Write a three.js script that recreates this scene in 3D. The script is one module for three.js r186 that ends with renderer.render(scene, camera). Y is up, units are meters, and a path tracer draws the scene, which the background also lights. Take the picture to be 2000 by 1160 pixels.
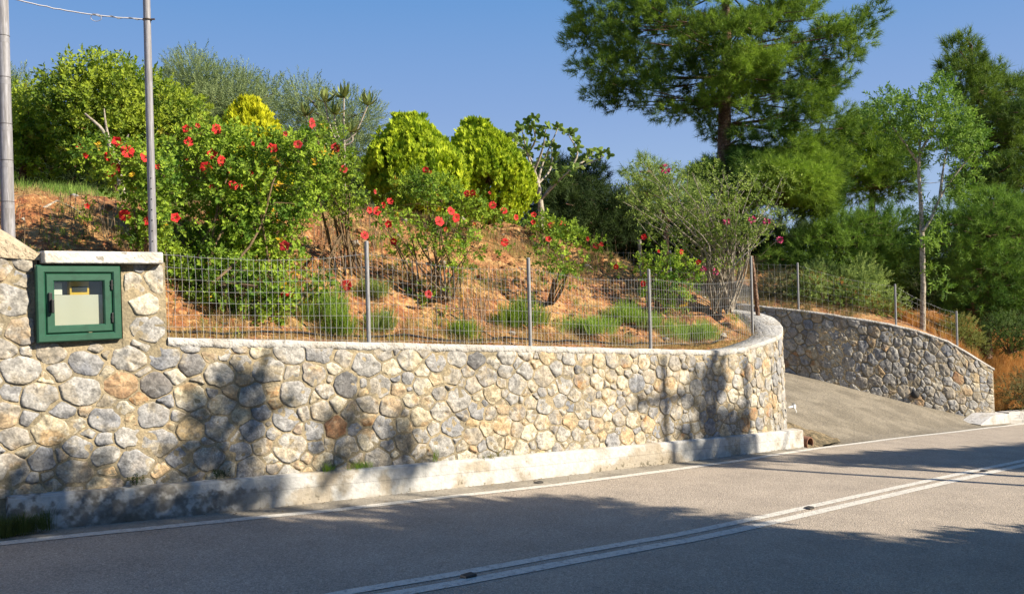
import * as THREE from 'three';
import { mergeGeometries } from 'three/addons/utils/BufferGeometryUtils.js';
import { RoundedBoxGeometry } from 'three/addons/geometries/RoundedBoxGeometry.js';
import { ImprovedNoise } from 'three/addons/math/ImprovedNoise.js';

// ------------------------------------------------------------------ camera, sky, sun, exposure
const W0 = 2000, H0 = 1160, FPX = 1732, ROLL = -0.026, EYE = 1.9, GRADE = 0.0734;
const scene = new THREE.Scene();
const camera = new THREE.PerspectiveCamera(2 * Math.atan(H0 / 2 / FPX) * 180 / Math.PI, W0 / H0, 0.1, 900);
camera.position.set(0, 0, 0);
camera.rotation.set(0, 0, ROLL);
const EXPOSURE = 2.1;
{
  const w = 256, h = 256, d = new Float32Array(w * h * 4);
  const keys = [[-1, .09, .10, .11], [-.02, .24, .29, .34], [0, .26, .33, .42], [.09, .185, .255, .37], [.2, .125, .197, .345], [.32, .072, .16, .323], [.6, .045, .12, .285], [1, .035, .098, .255]];
  for (let y = 0; y < h; y++) {
    const e = Math.sin(((y + .5) / h - .5) * Math.PI);
    let k = 0; while (k < keys.length - 2 && e > keys[k + 1][0]) k++;
    const a = keys[k], b = keys[k + 1], t = THREE.MathUtils.clamp((e - a[0]) / (b[0] - a[0]), 0, 1);
    for (let x = 0; x < w; x++) for (let c = 0; c < 4; c++) d[(y * w + x) * 4 + c] = c === 3 ? 1 : (a[c + 1] + (b[c + 1] - a[c + 1]) * t);
  }
  const sky = new THREE.DataTexture(d, w, h, THREE.RGBAFormat, THREE.FloatType);
  sky.mapping = THREE.EquirectangularReflectionMapping; sky.magFilter = THREE.LinearFilter; sky.needsUpdate = true;
  scene.background = sky; scene.environment = sky;
}
const SUN = new THREE.Vector3(.809, .545, .222).normalize();
const sun = new THREE.DirectionalLight(new THREE.Color(1, .9, .745), 5);
sun.name = 'sun'; sun.position.copy(SUN).multiplyScalar(80).add(new THREE.Vector3(5, 0, -12)); sun.target.position.set(5, 0, -12);
sun.castShadow = true; sun.shadow.radius = 1.5; sun.shadow.mapSize.set(4096, 4096);
Object.assign(sun.shadow.camera, { left: -45, right: 45, top: 35, bottom: -35, near: 1, far: 200 });
scene.add(sun, sun.target);

// ------------------------------------------------------------------ helpers
let seed = 7;
const reseed = (n) => { seed = n; };
const R = () => { seed = (seed + 0x6d2b79f5) | 0; let t = Math.imul(seed ^ (seed >>> 15), 1 | seed); t = (t + Math.imul(t ^ (t >>> 7), 61 | t)) ^ t; return ((t ^ (t >>> 14)) >>> 0) / 4294967296; };
const rr = (a, b) => a + (b - a) * R();
const pick = (a) => a[Math.floor(R() * a.length)];
const V = (x, y, z) => new THREE.Vector3(x, y, z);
const { clamp, lerp, smoothstep } = THREE.MathUtils;
const perlin = new ImprovedNoise();
const pn = (x, y, z = 0) => perlin.noise(x, y, z);
const fbm = (x, y, z = 0, o = 4) => { let a = 1, s = 0, f = 1; for (let i = 0; i < o; i++) { s += a * pn(x * f, y * f, z + i * 7.3); a *= .5; f *= 2.03; } return s; };
const knots = (K, x) => { if (x <= K[0][0]) return K[0][1]; for (let i = 1; i < K.length; i++) if (x <= K[i][0]) return lerp(K[i - 1][1], K[i][1], (x - K[i - 1][0]) / (K[i][0] - K[i - 1][0])); return K[K.length - 1][1]; };
// road frame: s metres along the road (away to the right), q metres across it (away from the lens), h metres above the road plane
const DX = .743, DZ = -.669, ANG = Math.atan2(.669, .743);
const W = (s, q, h) => V(s * DX - q * .669, -EYE - GRADE * s + h, s * DZ - q * .743);
const SQ = (p) => [p.x * DX + p.z * DZ, -(p.x * .669 + p.z * .743)];
const CR = Math.cos(ROLL), SR = Math.sin(ROLL);
const ray = (px, py) => { const a = (px - 1000) / FPX, b = (580 - py) / FPX; return V(a * CR - b * SR, a * SR + b * CR, -1); };   // a sight line of the survey
const at = (px, py, dist) => ray(px, py).multiplyScalar(dist);
const atQ = (px, py, q) => { const r = ray(px, py); return r.multiplyScalar(q / SQ(r)[1]); };

const used = {};
function numbered(n) { const k = used[n] = (used[n] ?? -1) + 1; return k ? n + '_' + String(k).padStart(3, '0') : n; }
function meta(o, label, category, group, kind) { if (label) o.userData.label = label; if (category) o.userData.category = category; if (group) o.userData.group = group; if (kind) o.userData.kind = kind; return o; }
function thing(name, label, category, pos, group, turn = 0) {
  const o = new THREE.Group(); o.name = numbered(name); o.position.copy(pos); o.rotation.y = turn; scene.add(o);
  return meta(o, label, category, group);
}
function part(name, geo, mat, parent, kind) {
  const m = new THREE.Mesh(geo, mat); m.name = name; m.castShadow = m.receiveShadow = true; parent.add(m);
  if (kind) m.userData.kind = kind; return m;
}
function structure(name, geo, mat) { const m = part(name, geo, mat, scene); m.name = numbered(name); m.userData.kind = 'structure'; return m; }

// a small indexed mesh builder
class MB {
  constructor() { this.p = []; this.u = []; this.i = []; }
  v(x, y, z, u = 0, w = 0) { this.p.push(x, y, z); this.u.push(u, w); return this.p.length / 3 - 1; }
  vv(a, u = 0, w = 0) { return this.v(a.x, a.y, a.z, u, w); }
  t(a, b, c) { this.i.push(a, b, c); }
  q(a, b, c, d) { this.i.push(a, b, c, a, c, d); }
  geo() {
    const g = new THREE.BufferGeometry();
    g.setAttribute('position', new THREE.Float32BufferAttribute(this.p, 3)); g.setAttribute('uv', new THREE.Float32BufferAttribute(this.u, 2));
    g.setIndex(this.i); g.computeVertexNormals(); return g;
  }
}
// tapered tube through points
function tube(B, pts, rad, seg = 7, rough = 0) {
  const n = pts.length; let prev = null, len = 0, t = V(0, 1, 0), side = V(1, 0, 0);
  for (let k = 0; k < n; k++) {
    t = pts[Math.min(k + 1, n - 1)].clone().sub(pts[Math.max(k - 1, 0)]).normalize();
    side = side.sub(t.clone().multiplyScalar(side.dot(t))); if (side.lengthSq() < 1e-6) side = V(t.y, t.z, t.x).cross(t); side.normalize();
    const up = t.clone().cross(side); if (k) len += pts[k].distanceTo(pts[k - 1]);
    const ring = [], r = typeof rad === 'function' ? rad(k / (n - 1)) : rad;
    for (let j = 0; j <= seg; j++) {
      const a = (j % seg) / seg * 2 * Math.PI, e = r * (1 + rough * pn(pts[k].x * 3 + Math.cos(a) * 2, pts[k].y * 3 + Math.sin(a) * 2, pts[k].z * 3));
      ring.push(B.v(pts[k].x + (side.x * Math.cos(a) + up.x * Math.sin(a)) * e, pts[k].y + (side.y * Math.cos(a) + up.y * Math.sin(a)) * e, pts[k].z + (side.z * Math.cos(a) + up.z * Math.sin(a)) * e, j / seg * 2 * Math.PI * r, len));
    }
    if (prev) for (let j = 0; j < seg; j++) B.q(prev[j], prev[j + 1], ring[j + 1], ring[j]);
    prev = ring;
  }
  const c = B.vv(pts[n - 1], 0, len); for (let j = 0; j < seg; j++) B.t(prev[j], prev[j + 1], c);
  return B;
}
function bend(a, b, n, wob, sag = 0) {           // a crooked line of points from a to b
  const out = [], w1 = V(rr(-1, 1), rr(-.5, .5), rr(-1, 1)), w2 = V(rr(-1, 1), rr(-.5, .5), rr(-1, 1)), L = a.distanceTo(b);
  for (let k = 0; k <= n; k++) { const t = k / n, p = a.clone().lerp(b, t); p.addScaledVector(w1, Math.sin(t * Math.PI) * wob * L); p.addScaledVector(w2, Math.sin(t * 2 * Math.PI) * wob * .6 * L); p.y -= Math.sin(t * Math.PI) * sag * L; out.push(p); }
  return out;
}

// ------------------------------------------------------------------ textures
function hash2(ix, iy, s) { let h = Math.imul(ix, 374761393) + Math.imul(iy, 668265263) + Math.imul(s, 974634777); h = Math.imul(h ^ (h >>> 13), 1274126177); return ((h ^ (h >>> 16)) >>> 0) / 4294967296; }
function tn(x, y, per, s) {                      // value noise that repeats every per cells
  const ix = Math.floor(x), iy = Math.floor(y); let fx = x - ix, fy = y - iy; fx = fx * fx * (3 - 2 * fx); fy = fy * fy * (3 - 2 * fy);
  const m = (n) => ((n % per) + per) % per;
  return lerp(lerp(hash2(m(ix), m(iy), s), hash2(m(ix + 1), m(iy), s), fx), lerp(hash2(m(ix), m(iy + 1), s), hash2(m(ix + 1), m(iy + 1), s), fx), fy);
}
function tf(u, v, per, s, o = 4) { let a = .5, t = 0, n = 0; for (let i = 0; i < o; i++) { t += a * tn(u * per, v * per, per, s + i * 17); n += a; a *= .55; per *= 2; } return t / n; }
function tex(size, fn, srgb, metres, h = size) {
  const d = new Uint8Array(size * h * 4);
  for (let y = 0; y < h; y++) for (let x = 0; x < size; x++) { const c = fn((x + .5) / size, (y + .5) / h), o = (y * size + x) * 4; d[o] = clamp(c[0], 0, 1) * 255; d[o + 1] = clamp(c[1], 0, 1) * 255; d[o + 2] = clamp(c[2], 0, 1) * 255; d[o + 3] = 255; }
  const t = new THREE.DataTexture(d, size, h, THREE.RGBAFormat); t.magFilter = THREE.LinearFilter; t.wrapS = t.wrapT = THREE.RepeatWrapping;
  if (srgb) t.colorSpace = THREE.SRGBColorSpace;
  const m = Array.isArray(metres) ? metres : [metres, metres]; t.repeat.set(1 / m[0], 1 / m[1]); t.needsUpdate = true; return t;
}
const mix3 = (a, b, t) => [lerp(a[0], b[0], t), lerp(a[1], b[1], t), lerp(a[2], b[2], t)];
const mul3 = (a, k) => [a[0] * k, a[1] * k, a[2] * k];
const ss = (a, b, x) => (a < b ? smoothstep(x, a, b) : 1 - smoothstep(x, b, a));
const S = (r, g, b) => [r / 255, g / 255, b / 255];
const std = (o) => new THREE.MeshStandardMaterial({ roughness: .9, ...o });

const asphaltT = tex(1024, (u, v) => {
  const g = tf(u, v, 256, 3, 2), c = tf(u, v, 6, 9, 4), f = hash2(Math.floor(u * 512), Math.floor(v * 512), 5), k = .80 + .34 * (g - .5) + .16 * (c - .5) + (f > .93 ? .22 : f < .06 ? -.2 : 0);
  return mul3(S(190, 175, 157), k);
}, true, 3);
const asphaltB = tex(512, (u, v) => { const g = tf(u, v, 128, 3, 3); return [g, g, g]; }, false, 1.1);
const concreteT = tex(1024, (u, v) => {
  const c = tf(u, v, 5, 21, 6), g = tf(u, v, 200, 2, 2), st = tf(u * 1, v * 1, 14, 31, 3);
  return mul3(mix3(S(166, 160, 148), S(146, 140, 128), ss(.38, .66, c)), .9 + .26 * (g - .5) + .16 * (st - .5));
}, true, 3.2);
const grainB = tex(512, (u, v) => { const g = tf(u, v, 24, 8, 5); return [g, g, g]; }, false, .8);
const soilT = tex(1024, (u, v) => {
  const a = tf(u, v, 7, 41, 5), b = tf(u, v, 60, 43, 3), c = tf(u, v, 22, 47, 4);
  let k = mix3(S(154, 104, 58), S(176, 134, 82), ss(.4, .6, a)); k = mix3(k, S(138, 78, 42), ss(.52, .68, c) * .75); k = mix3(k, S(180, 154, 108), ss(.6, .74, b) * .55);
  return mul3(k, .92 + .5 * (b - .5));
}, true, 2.6);
const soilB = tex(512, (u, v) => { const g = tf(u, v, 20, 49, 5); return [g, g, g]; }, false, .9);
const mortarT = tex(512, (u, v) => { const a = tf(u, v, 10, 51, 5), b = tf(u, v, 90, 55, 2); return mul3(mix3(S(172, 158, 130), S(146, 136, 114), ss(.4, .62, a)), .88 + .3 * (b - .5)); }, true, 1.4);
const stoneB = tex(512, (u, v) => { const a = tf(u, v, 10, 61, 6), c = Math.abs(tf(u, v, 9, 63, 4) - .5) * 2, k = a * .9 + ss(0, .2, c) * .1; return [k, k, k]; }, false, .9);
// stone faces: pale greys, creams and ochres with veins, rust blooms and pits
function stoneTex(base, alt, rust, rustAmt, vein, s) {
  const other = base[0] - base[2] > .12 ? S(178, 176, 172) : S(214, 194, 156);
  return tex(512, (u, v) => {
    const a = tf(u, v, 5, s, 5), b = tf(u, v, 26, s + 3, 4), c = Math.abs(tf(u, v, 7, s + 5, 5) - .5), r = tf(u, v, 4, s + 9, 5), g = tf(u, v, 120, s + 11, 2);
    let k = mix3(base, alt, ss(.36, .64, a)); k = mix3(k, rust, ss(.5, .62, r) * rustAmt); k = mix3(k, other, ss(.54, .66, tf(u, v, 6, s + 14, 4)) * .6); k = mix3(k, vein, (1 - ss(0, .03, c)) * .55); k = mix3(k, mul3(vein, .5), ss(.64, .74, b) * .4);
    return mul3(k, .94 + .62 * (b - .5) + .34 * (g - .5));
  }, true, 1.6);
}
const stoneM = [
  stoneTex(S(184, 180, 172), S(204, 198, 186), S(210, 186, 146), .35, S(226, 222, 214), 101),   // pale grey
  stoneTex(S(156, 157, 160), S(180, 177, 172), S(186, 162, 130), .25, S(214, 212, 206), 131),    // blue grey
  stoneTex(S(220, 204, 170), S(230, 218, 192), S(212, 166, 110), .55, S(240, 232, 214), 161),     // cream
  stoneTex(S(210, 182, 136), S(224, 204, 166), S(200, 140, 84), .7, S(236, 222, 194), 191),     // ochre
  stoneTex(S(192, 148, 108), S(206, 170, 128), S(172, 112, 70), .6, S(222, 194, 156), 221),        // rust
  stoneTex(S(204, 190, 166), S(186, 178, 164), S(212, 174, 124), .55, S(230, 220, 202), 251),    // beige
  stoneTex(S(120, 118, 116), S(144, 140, 136), S(136, 120, 100), .2, S(190, 188, 182), 281),     // dark grey
].map((map) => std({ map, bumpMap: stoneB, bumpScale: .014, roughness: .88, color: new THREE.Color(.64, .645, .66) }));
const mortarM = std({ color: 0xf4f0e8, map: mortarT, bumpMap: grainB, bumpScale: .012 });
const whitewashT = tex(1024, (u, v) => {
  const a = tf(u, v, 8, 71, 5), b = tf(u, v, 60, 73, 3), c = tf(u * 1, v * 1, 30, 77, 3);
  let k = mix3(S(238, 234, 226), S(220, 212, 198), ss(.5, .72, a)); k = mix3(k, S(168, 158, 140), ss(.62, .76, b * .6 + a * .4) * .8); k = mix3(k, S(120, 112, 98), ss(.74, .8, c) * .5);
  return mul3(k, .95 + .16 * (b - .5));
}, true, 2.2);
const whitewash = std({ color: 0xc8c8ca, map: whitewashT, bumpMap: grainB, bumpScale: .014 });
const barkT = tex(512, (u, v) => { const a = tf(u, v, 16, 81, 5), b = tf(u, v, 50, 83, 3); return mul3(mix3(S(120, 84, 62), S(160, 128, 104), ss(.4, .65, a)), .75 + .6 * (b - .4)); }, true, .9);
const bark = std({ map: barkT, bumpMap: grainB, bumpScale: .03 });
const paleBarkT = tex(512, (u, v) => { const a = tf(u, v, 12, 85, 5), b = tf(u, v, 60, 87, 3); return mul3(mix3(S(196, 184, 164), S(150, 138, 120), ss(.45, .68, a)), .85 + .4 * (b - .5)); }, true, .6);
const paleBark = std({ map: paleBarkT, bumpMap: grainB, bumpScale: .008 });
const galvT = tex(256, (u, v) => { const a = tf(u, v, 8, 91, 5), b = tf(u, v, 40, 93, 3); return mul3(mix3(S(176, 176, 178), S(150, 148, 146), ss(.4, .66, a)), .9 + .3 * (b - .5)); }, true, .35);
const galv = std({ map: galvT, metalness: .35, roughness: .55 });
const leafMat = (tr = .38, rough = .92) => new THREE.MeshPhysicalMaterial({ color: 0xffffff, roughness: rough, transmission: tr, thickness: 0, specularIntensity: .35, side: THREE.DoubleSide });
const leafM = leafMat(), needleM = leafMat(.3, .95);

// ------------------------------------------------------------------ wall lines (s, q) with the height of foot and top above the road plane
class Line {
  constructor(pts, side) { this.pts = pts; this.side = side; this.u = [0]; for (let i = 1; i < pts.length; i++) this.u.push(this.u[i - 1] + Math.hypot(pts[i][0] - pts[i - 1][0], pts[i][1] - pts[i - 1][1])); this.len = this.u[this.u.length - 1]; }
  get(u) {
    let i = 1; while (i < this.u.length - 1 && u > this.u[i]) i++;
    const t = (u - this.u[i - 1]) / (this.u[i] - this.u[i - 1]), a = this.pts[i - 1], b = this.pts[i], L = this.u[i] - this.u[i - 1];
    const dir = (j) => { j = clamp(j, 1, this.pts.length - 1); const l = this.u[j] - this.u[j - 1]; return [(this.pts[j][0] - this.pts[j - 1][0]) / l, (this.pts[j][1] - this.pts[j - 1][1]) / l]; };
    const d0 = dir(i - 1), d1 = dir(i), d2 = dir(i + 1), tt = clamp(t, 0, 1), w = tt < .5 ? [lerp((d0[0] + d1[0]) / 2, d1[0], tt * 2), lerp((d0[1] + d1[1]) / 2, d1[1], tt * 2)] : [lerp(d1[0], (d1[0] + d2[0]) / 2, tt * 2 - 1), lerp(d1[1], (d1[1] + d2[1]) / 2, tt * 2 - 1)];
    const l = Math.hypot(w[0], w[1]) || 1;
    return { s: a[0] + (b[0] - a[0]) * t, q: a[1] + (b[1] - a[1]) * t, ns: w[1] / l * this.side, nq: -w[0] / l * this.side };   // n points out of the wall
  }
  face(u, h, out) { const g = this.get(u), o = out - .02 * h; return W(g.s + g.ns * o, g.q + g.nq * o, h); }
  dist(s, q) { let best = 1e9, bu = 0; for (let i = 1; i < this.pts.length; i++) { const a = this.pts[i - 1], b = this.pts[i], dx = b[0] - a[0], dy = b[1] - a[1], t = clamp(((s - a[0]) * dx + (q - a[1]) * dy) / (dx * dx + dy * dy), 0, 1), d = Math.hypot(s - a[0] - dx * t, q - a[1] - dy * t); if (d < best) { best = d; bu = lerp(this.u[i - 1], this.u[i], t); } } return [best, bu]; }
}
const kerbQ = (s) => knots([[-3, 9.2], [2.3, 9.08], [4, 8.99], [8, 8.87], [10.5, 8.88], [15.6, 8.98]], s);
const nearPts = []; for (let s = -1.5; s < 14.45; s += .5) nearPts.push([s, kerbQ(s) + .09]);
const ARC = [14.5, 11.27, 2.2];
for (let a = 0; a <= 112; a += 4) nearPts.push([ARC[0] + ARC[2] * Math.sin(a * Math.PI / 180), ARC[1] - ARC[2] * Math.cos(a * Math.PI / 180)]);
{ const a = 112 * Math.PI / 180, l = nearPts[nearPts.length - 1]; for (let k = 1; k <= 9; k++) nearPts.push([l[0] + Math.cos(a) * k * .9, l[1] + Math.sin(a) * k * .9]); }
const nearLine = new Line(nearPts, 1);
const U0 = 1.5;                                                        // u = s + U0 on the straight
const nearTop = (u) => knots([[0, 1.83], [14.6, 1.83], [15.3, 1.9], [16, 2.03], [16.9, 2.2], [17.4, 2.34], [18.1, 2.54], [18.8, 2.66], [20.3, 2.8], [22, 2.9], [29, 3.6]], u);
nearLine.tops = nearLine.u.map(nearTop);
const nearFoot = (u) => u < 16.2 ? .3 : .1;
const driveH = (q) => knots([[8.8, 0], [9.3, .03], [9.6, .11], [10, .25], [10.55, .43], [11.2, .62], [11.85, .81], [12.6, 1.02], [13.35, 1.2], [14.2, 1.38], [15.3, 1.6], [18, 2.05], [24, 3]], q);
const farPts = [[26.2, 9.3], [25.6, 9.6], [25, 10], [24.4, 10.55], [23.8, 11.2], [23.3, 11.85], [22.8, 12.6], [22.4, 13.35], [22, 14.2], [21.5, 15.3], [21, 16.5], [20.2, 18], [19.2, 19.6], [17, 22.5], [12, 27], [0, 34], [-22, 41]];
const farLine = new Line(farPts, -1);
const farTopQ = (q) => knots([[9.3, 1.52], [9.6, 1.86], [10, 2.24], [10.55, 2.5], [11.2, 2.69], [11.85, 2.81], [12.6, 2.94], [13.35, 3.03], [14.2, 3.12], [15.3, 3.24], [18, 3.5], [22, 3.7], [40, 3.9]], q);
const FARLEN = 16;
const farTop = (u) => farTopQ(farLine.get(clamp(u, 0, FARLEN)).q);
const farFoot = (u) => driveH(farLine.get(clamp(u, 0, FARLEN)).q) - .05 + (u < .8 ? .3 * (1 - u / .8) : 0);

// sweeps a cross-section (list of [out, h]) along a line
function sweep(line, u0, u1, step, prof, closed = true, caps = true) {
  const B = new MB(), n = Math.ceil((u1 - u0) / step); let prev = null, first = null;
  for (let k = 0; k <= n; k++) {
    const u = lerp(u0, u1, k / n), ring = []; let acc = 0; const P = prof(u);
    for (let j = 0; j < P.length + (closed ? 1 : 0); j++) { const c = P[j % P.length]; if (j) acc += Math.hypot(c[0] - P[j - 1][0], c[1] - P[j - 1][1]); ring.push(B.vv(line.face(u, c[1], c[0]), u, acc)); }
    if (prev) for (let j = 0; j + 1 < ring.length; j++) B.q(prev[j], ring[j], ring[j + 1], prev[j + 1]);
    if (!first) first = P; prev = ring;
  }
  if (caps) for (const u of [u0, u1]) { const P = prof(u), id = P.map((c) => B.vv(line.face(u, c[1], c[0]), c[0], c[1])); for (let j = 1; j + 1 < id.length; j++) u === u0 ? B.t(id[0], id[j], id[j + 1]) : B.t(id[0], id[j + 1], id[j]); }
  return B.geo();
}

// ------------------------------------------------------------------ road, markings, gutter, drive
const edgeQ = (s) => knots([[-30, 9], [1.8, 8.76], [3, 8.66], [4.1, 8.58], [5, 8.49], [8.3, 8.38], [10.6, 8.41], [12.6, 8.5], [15.3, 8.72], [19.2, 8.81], [27, 8.78], [60, 8.8]], s);
const midQ = (s) => knots([[-30, 5.9], [3.5, 5.6], [4.5, 5.54], [7, 5.42], [8.2, 5.42], [10.7, 5.47], [13.8, 5.56], [17.4, 5.62], [60, 5.7]], s);
const roadNoise = (s, q) => .006 * fbm(s * .5, q * .5, 3, 2);
function ribbon(s0, s1, step, cols, lift) {
  const B = new MB(); let prev = null;
  for (let s = s0; s <= s1 + 1e-6; s += step) { const row = cols(s).map((q) => B.vv(W(s, q, lift + roadNoise(s, q)), s, q)); if (prev) for (let j = 0; j + 1 < row.length; j++) B.q(prev[j], row[j], row[j + 1], prev[j + 1]); prev = row; }
  return B.geo();
}
const road = structure('road', ribbon(-30, 70, .5, (s) => { const e = edgeQ(s) + .08, r = []; for (let k = 0; k <= 12; k++) r.push(lerp(2.0, e, k / 12)); return r; }, 0), std({ map: asphaltT, bumpMap: asphaltB, bumpScale: .012, roughness: .85 }));
const lineT = tex(512, (u, v) => { const a = tf(u, v, 40, 15, 4), b = tf(u, v, 180, 16, 2); return mul3(mix3(S(214, 208, 196), S(160, 154, 146), ss(.56, .7, a * .6 + b * .4)), .92 + .22 * (b - .5)); }, true, 1.6);
const lineM = std({ map: lineT, bumpMap: asphaltB, bumpScale: .008, roughness: .8 });
for (const [f, w] of [[edgeQ, .075], [(s) => midQ(s) + .115, .062], [(s) => midQ(s) - .115, .07]])
  part('painted_line', ribbon(-30, 70, .25, (s) => { const c = f(s), j = .006 * pn(s * 3, 1.7); return [c - w + j, c, c + w + j]; }, .005), lineM, road);
structure('gutter', ribbon(-30, 15.7, .5, (s) => [edgeQ(s) + .075, kerbQ(s) + .12], .0055), std({ map: concreteT, bumpMap: grainB, bumpScale: .01, color: 0xf0ece6 }));
// concrete drive
const driveL = (q) => knots([[8.7, 16.75], [9.0, 16.5], [9.4, 16.42], [9.9, 16.3], [10.4, 16.55], [11.3, 16.7], [12.5, 16.35], [13.3, 15.9], [16, 14.8], [21, 12.8]], q);
const driveR = (q) => { let best = farPts[0][0] + .1; for (let i = 1; i < farPts.length; i++) if (q <= farPts[i][1]) { const a = farPts[i - 1], b = farPts[i]; if (q < a[1]) break; best = lerp(a[0], b[0], (q - a[1]) / (b[1] - a[1])) + .12; return best; } return best; };
{
  const B = new MB(), N = 36, rows = []; let prev = null;
  for (let q = 8.72; q < 20; q += .14) {
    const l = driveL(q) + (q < 9.9 ? .1 * pn(q * 5, 3) : 0), r = driveR(q), row = [];
    for (let j = 0; j <= N; j++) { const s = lerp(l, r, j / N), qq = q < 8.8 ? Math.max(q, edgeQ(s) + .07) : q; row.push(B.vv(W(s, qq, driveH(q) + .012 + .006 * fbm(s * .6, q * .6, 9, 3)), s, q)); }
    if (prev) for (let j = 0; j < N; j++) B.q(prev[j], row[j], row[j + 1], prev[j + 1]);
    prev = row; rows.push(row[0]);
  }
  // the broken lip of the slab above the gully
  let low = null; for (const id of rows) { const k = B.v(B.p[id * 3] - .03, B.p[id * 3 + 1] - .4, B.p[id * 3 + 2], 0, B.p[id * 3]); if (low) B.q(low[0], low[1], k, id); low = [id, k]; }
  structure('driveway', B.geo(), std({ color: 0xd8d0c2, map: concreteT, bumpMap: grainB, bumpScale: .02 }));
}

// ------------------------------------------------------------------ ground
const inNear = (s, q) => { const [d, u] = nearLine.dist(s, q), g = nearLine.get(u); return (s - g.s) * g.ns + (q - g.q) * g.nq < 0 ? [d, u] : [-d, u]; };
const crestH = (s) => knots([[-6, 3.3], [1, 3.5], [3, 3.7], [6, 3.9], [8.7, 4.15], [10, 4.3], [13.5, 4.3], [14.7, 4.05], [15.9, 3.7], [17, 3.3], [20, 3]], s);
function soilH(s, q) {
  const [d, u] = inNear(s, q); if (d < .02) return null;
  const lump = .13 * fbm(s * .9, q * .9, 2, 3) + .06 * fbm(s * 3.1, q * 3.1, 5, 3);
  let rise = 1e9; const grade = .62 + .12 * pn(s * .5, 4.2);
  for (let i = 0; i < nearLine.pts.length; i += 1) { const dd = Math.min(Math.hypot(s - nearLine.pts[i][0], q - nearLine.pts[i][1]), 99), e = nearLine.tops[i] - .16 + .27 * Math.min(dd, .85) + Math.max(0, dd - .85) * grade; if (e < rise) rise = e; }
  { const e = nearTop(u) - .16 + .27 * Math.min(d, .85) + Math.max(0, d - .85) * grade; if (e < rise) rise = e; }
  const crest = crestH(s) + .05 * Math.max(0, q - 14);
  const k = .35, hh = clamp(.5 + .5 * (crest - rise) / k, 0, 1), m = lerp(crest, rise, hh) - k * hh * (1 - hh);
  return m + lump * clamp((d - .3) / 1.2, 0, 1);
}
function sheet(s0, s1, ds, q0, q1, dq, H, mat, name) {
  const B = new MB(), id = [], ns = Math.round((s1 - s0) / ds), nq = Math.round((q1 - q0) / dq);
  for (let j = 0; j <= nq; j++) for (let i = 0; i <= ns; i++) { const s = s0 + i * ds, q = q0 + j * dq, h = H(s, q); id.push(h === null ? -1 : B.vv(W(s, q, h), s, q)); }
  for (let j = 0; j < nq; j++) for (let i = 0; i < ns; i++) { const a = id[j * (ns + 1) + i], b = id[j * (ns + 1) + i + 1], c = id[(j + 1) * (ns + 1) + i + 1], d = id[(j + 1) * (ns + 1) + i]; if (a >= 0 && b >= 0 && c >= 0) B.t(a, b, c); if (a >= 0 && c >= 0 && d >= 0) B.t(a, c, d); }
  return structure(name, B.geo(), mat);
}
const soilM = std({ map: soilT, bumpMap: soilB, bumpScale: .05, roughness: .97 });
sheet(-8, 17.2, .11, 9.1, 19.5, .11, soilH, soilM, 'garden_soil');
const bankLine = new Line([...farPts.slice().reverse(), [28, 9.75], [60, 9.75]], 1);
function bankH(s, q) {
  const [d, u] = bankLine.dist(s, q), g = bankLine.get(u), inside = (s - g.s) * g.ns + (q - g.q) * g.nq < 0;
  if (!inside || d < .02) return null;
  const road = g.s > 26.19, top = road ? .28 + .42 * Math.min(d, 3) : farTopQ(g.q) - .12;
  return top + .3 * Math.min(d, 7) + .05 * Math.max(0, d - 7) + .25 * fbm(s * .35, q * .35, 8, 3) * clamp(d / 2, 0, 1);
}
sheet(-20, 62, .36, 9.1, 48, .36, bankH, soilM, 'hillside');
{ // the ground that everything stands on, out to the horizon
  const gT = tex(512, (u, v) => { const a = tf(u, v, 9, 401, 5), b = tf(u, v, 70, 403, 3); return mul3(mix3(S(140, 122, 76), S(110, 112, 58), ss(.42, .62, a)), .8 + .5 * (b - .4)); }, true, 5);
  const B = new MB(), N = 90; let prev = null; const f = (t) => Math.sign(t) * Math.pow(Math.abs(t), 2.6) * 320;
  for (let j = -N; j <= N; j++) {
    const row = []; for (let i = -N; i <= N; i++) {
      const s = 12 + f(i / N), q = 12 + f(j / N), r = Math.hypot(s - 12, q - 12);
      let h = -.12; if (q < 1.6) h += .5 * ss(1.6, -3, q) + .14 * fbm(s * .4, q * .4, 1, 3); if (q > 19) h += 3.6 * ss(19, 26, q); h += ss(30, 140, r) * (GRADE * s * .9 + 5 * fbm(s * .012, q * .012, 4, 3) + 1.5);
      row.push(B.vv(W(s, q, h), s, q));
    }
    if (prev) for (let i = 0; i < 2 * N; i++) B.q(prev[i], row[i], row[i + 1], prev[i + 1]); prev = row;
  }
  structure('ground', B.geo(), std({ map: gT, roughness: 1 }));
}
const gullyT = tex(256, (u, v) => { const a = tf(u, v, 9, 411, 4), b = tf(u, v, 60, 413, 2); return mul3(mix3(S(128, 112, 84), S(92, 82, 60), ss(.4, .62, a)), .8 + .4 * b); }, true, 1.2);
// earth in the gully beside the drive
sheet(15.45, 16.9, .07, 8.88, 10.2, .07, (s, q) => -.03 + Math.max(0, ss(15.7, 16.6, s) * .1 + (q - 8.9) * .22) * (q < 9 ? .6 : 1) + .05 * fbm(s * 4, q * 4, 2, 3) - .05 * ss(.22, 0, Math.hypot(s - 15.8, q - 8.95)), std({ map: gullyT, bumpMap: soilB, bumpScale: .03, roughness: 1 }), 'gully_earth');

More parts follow.
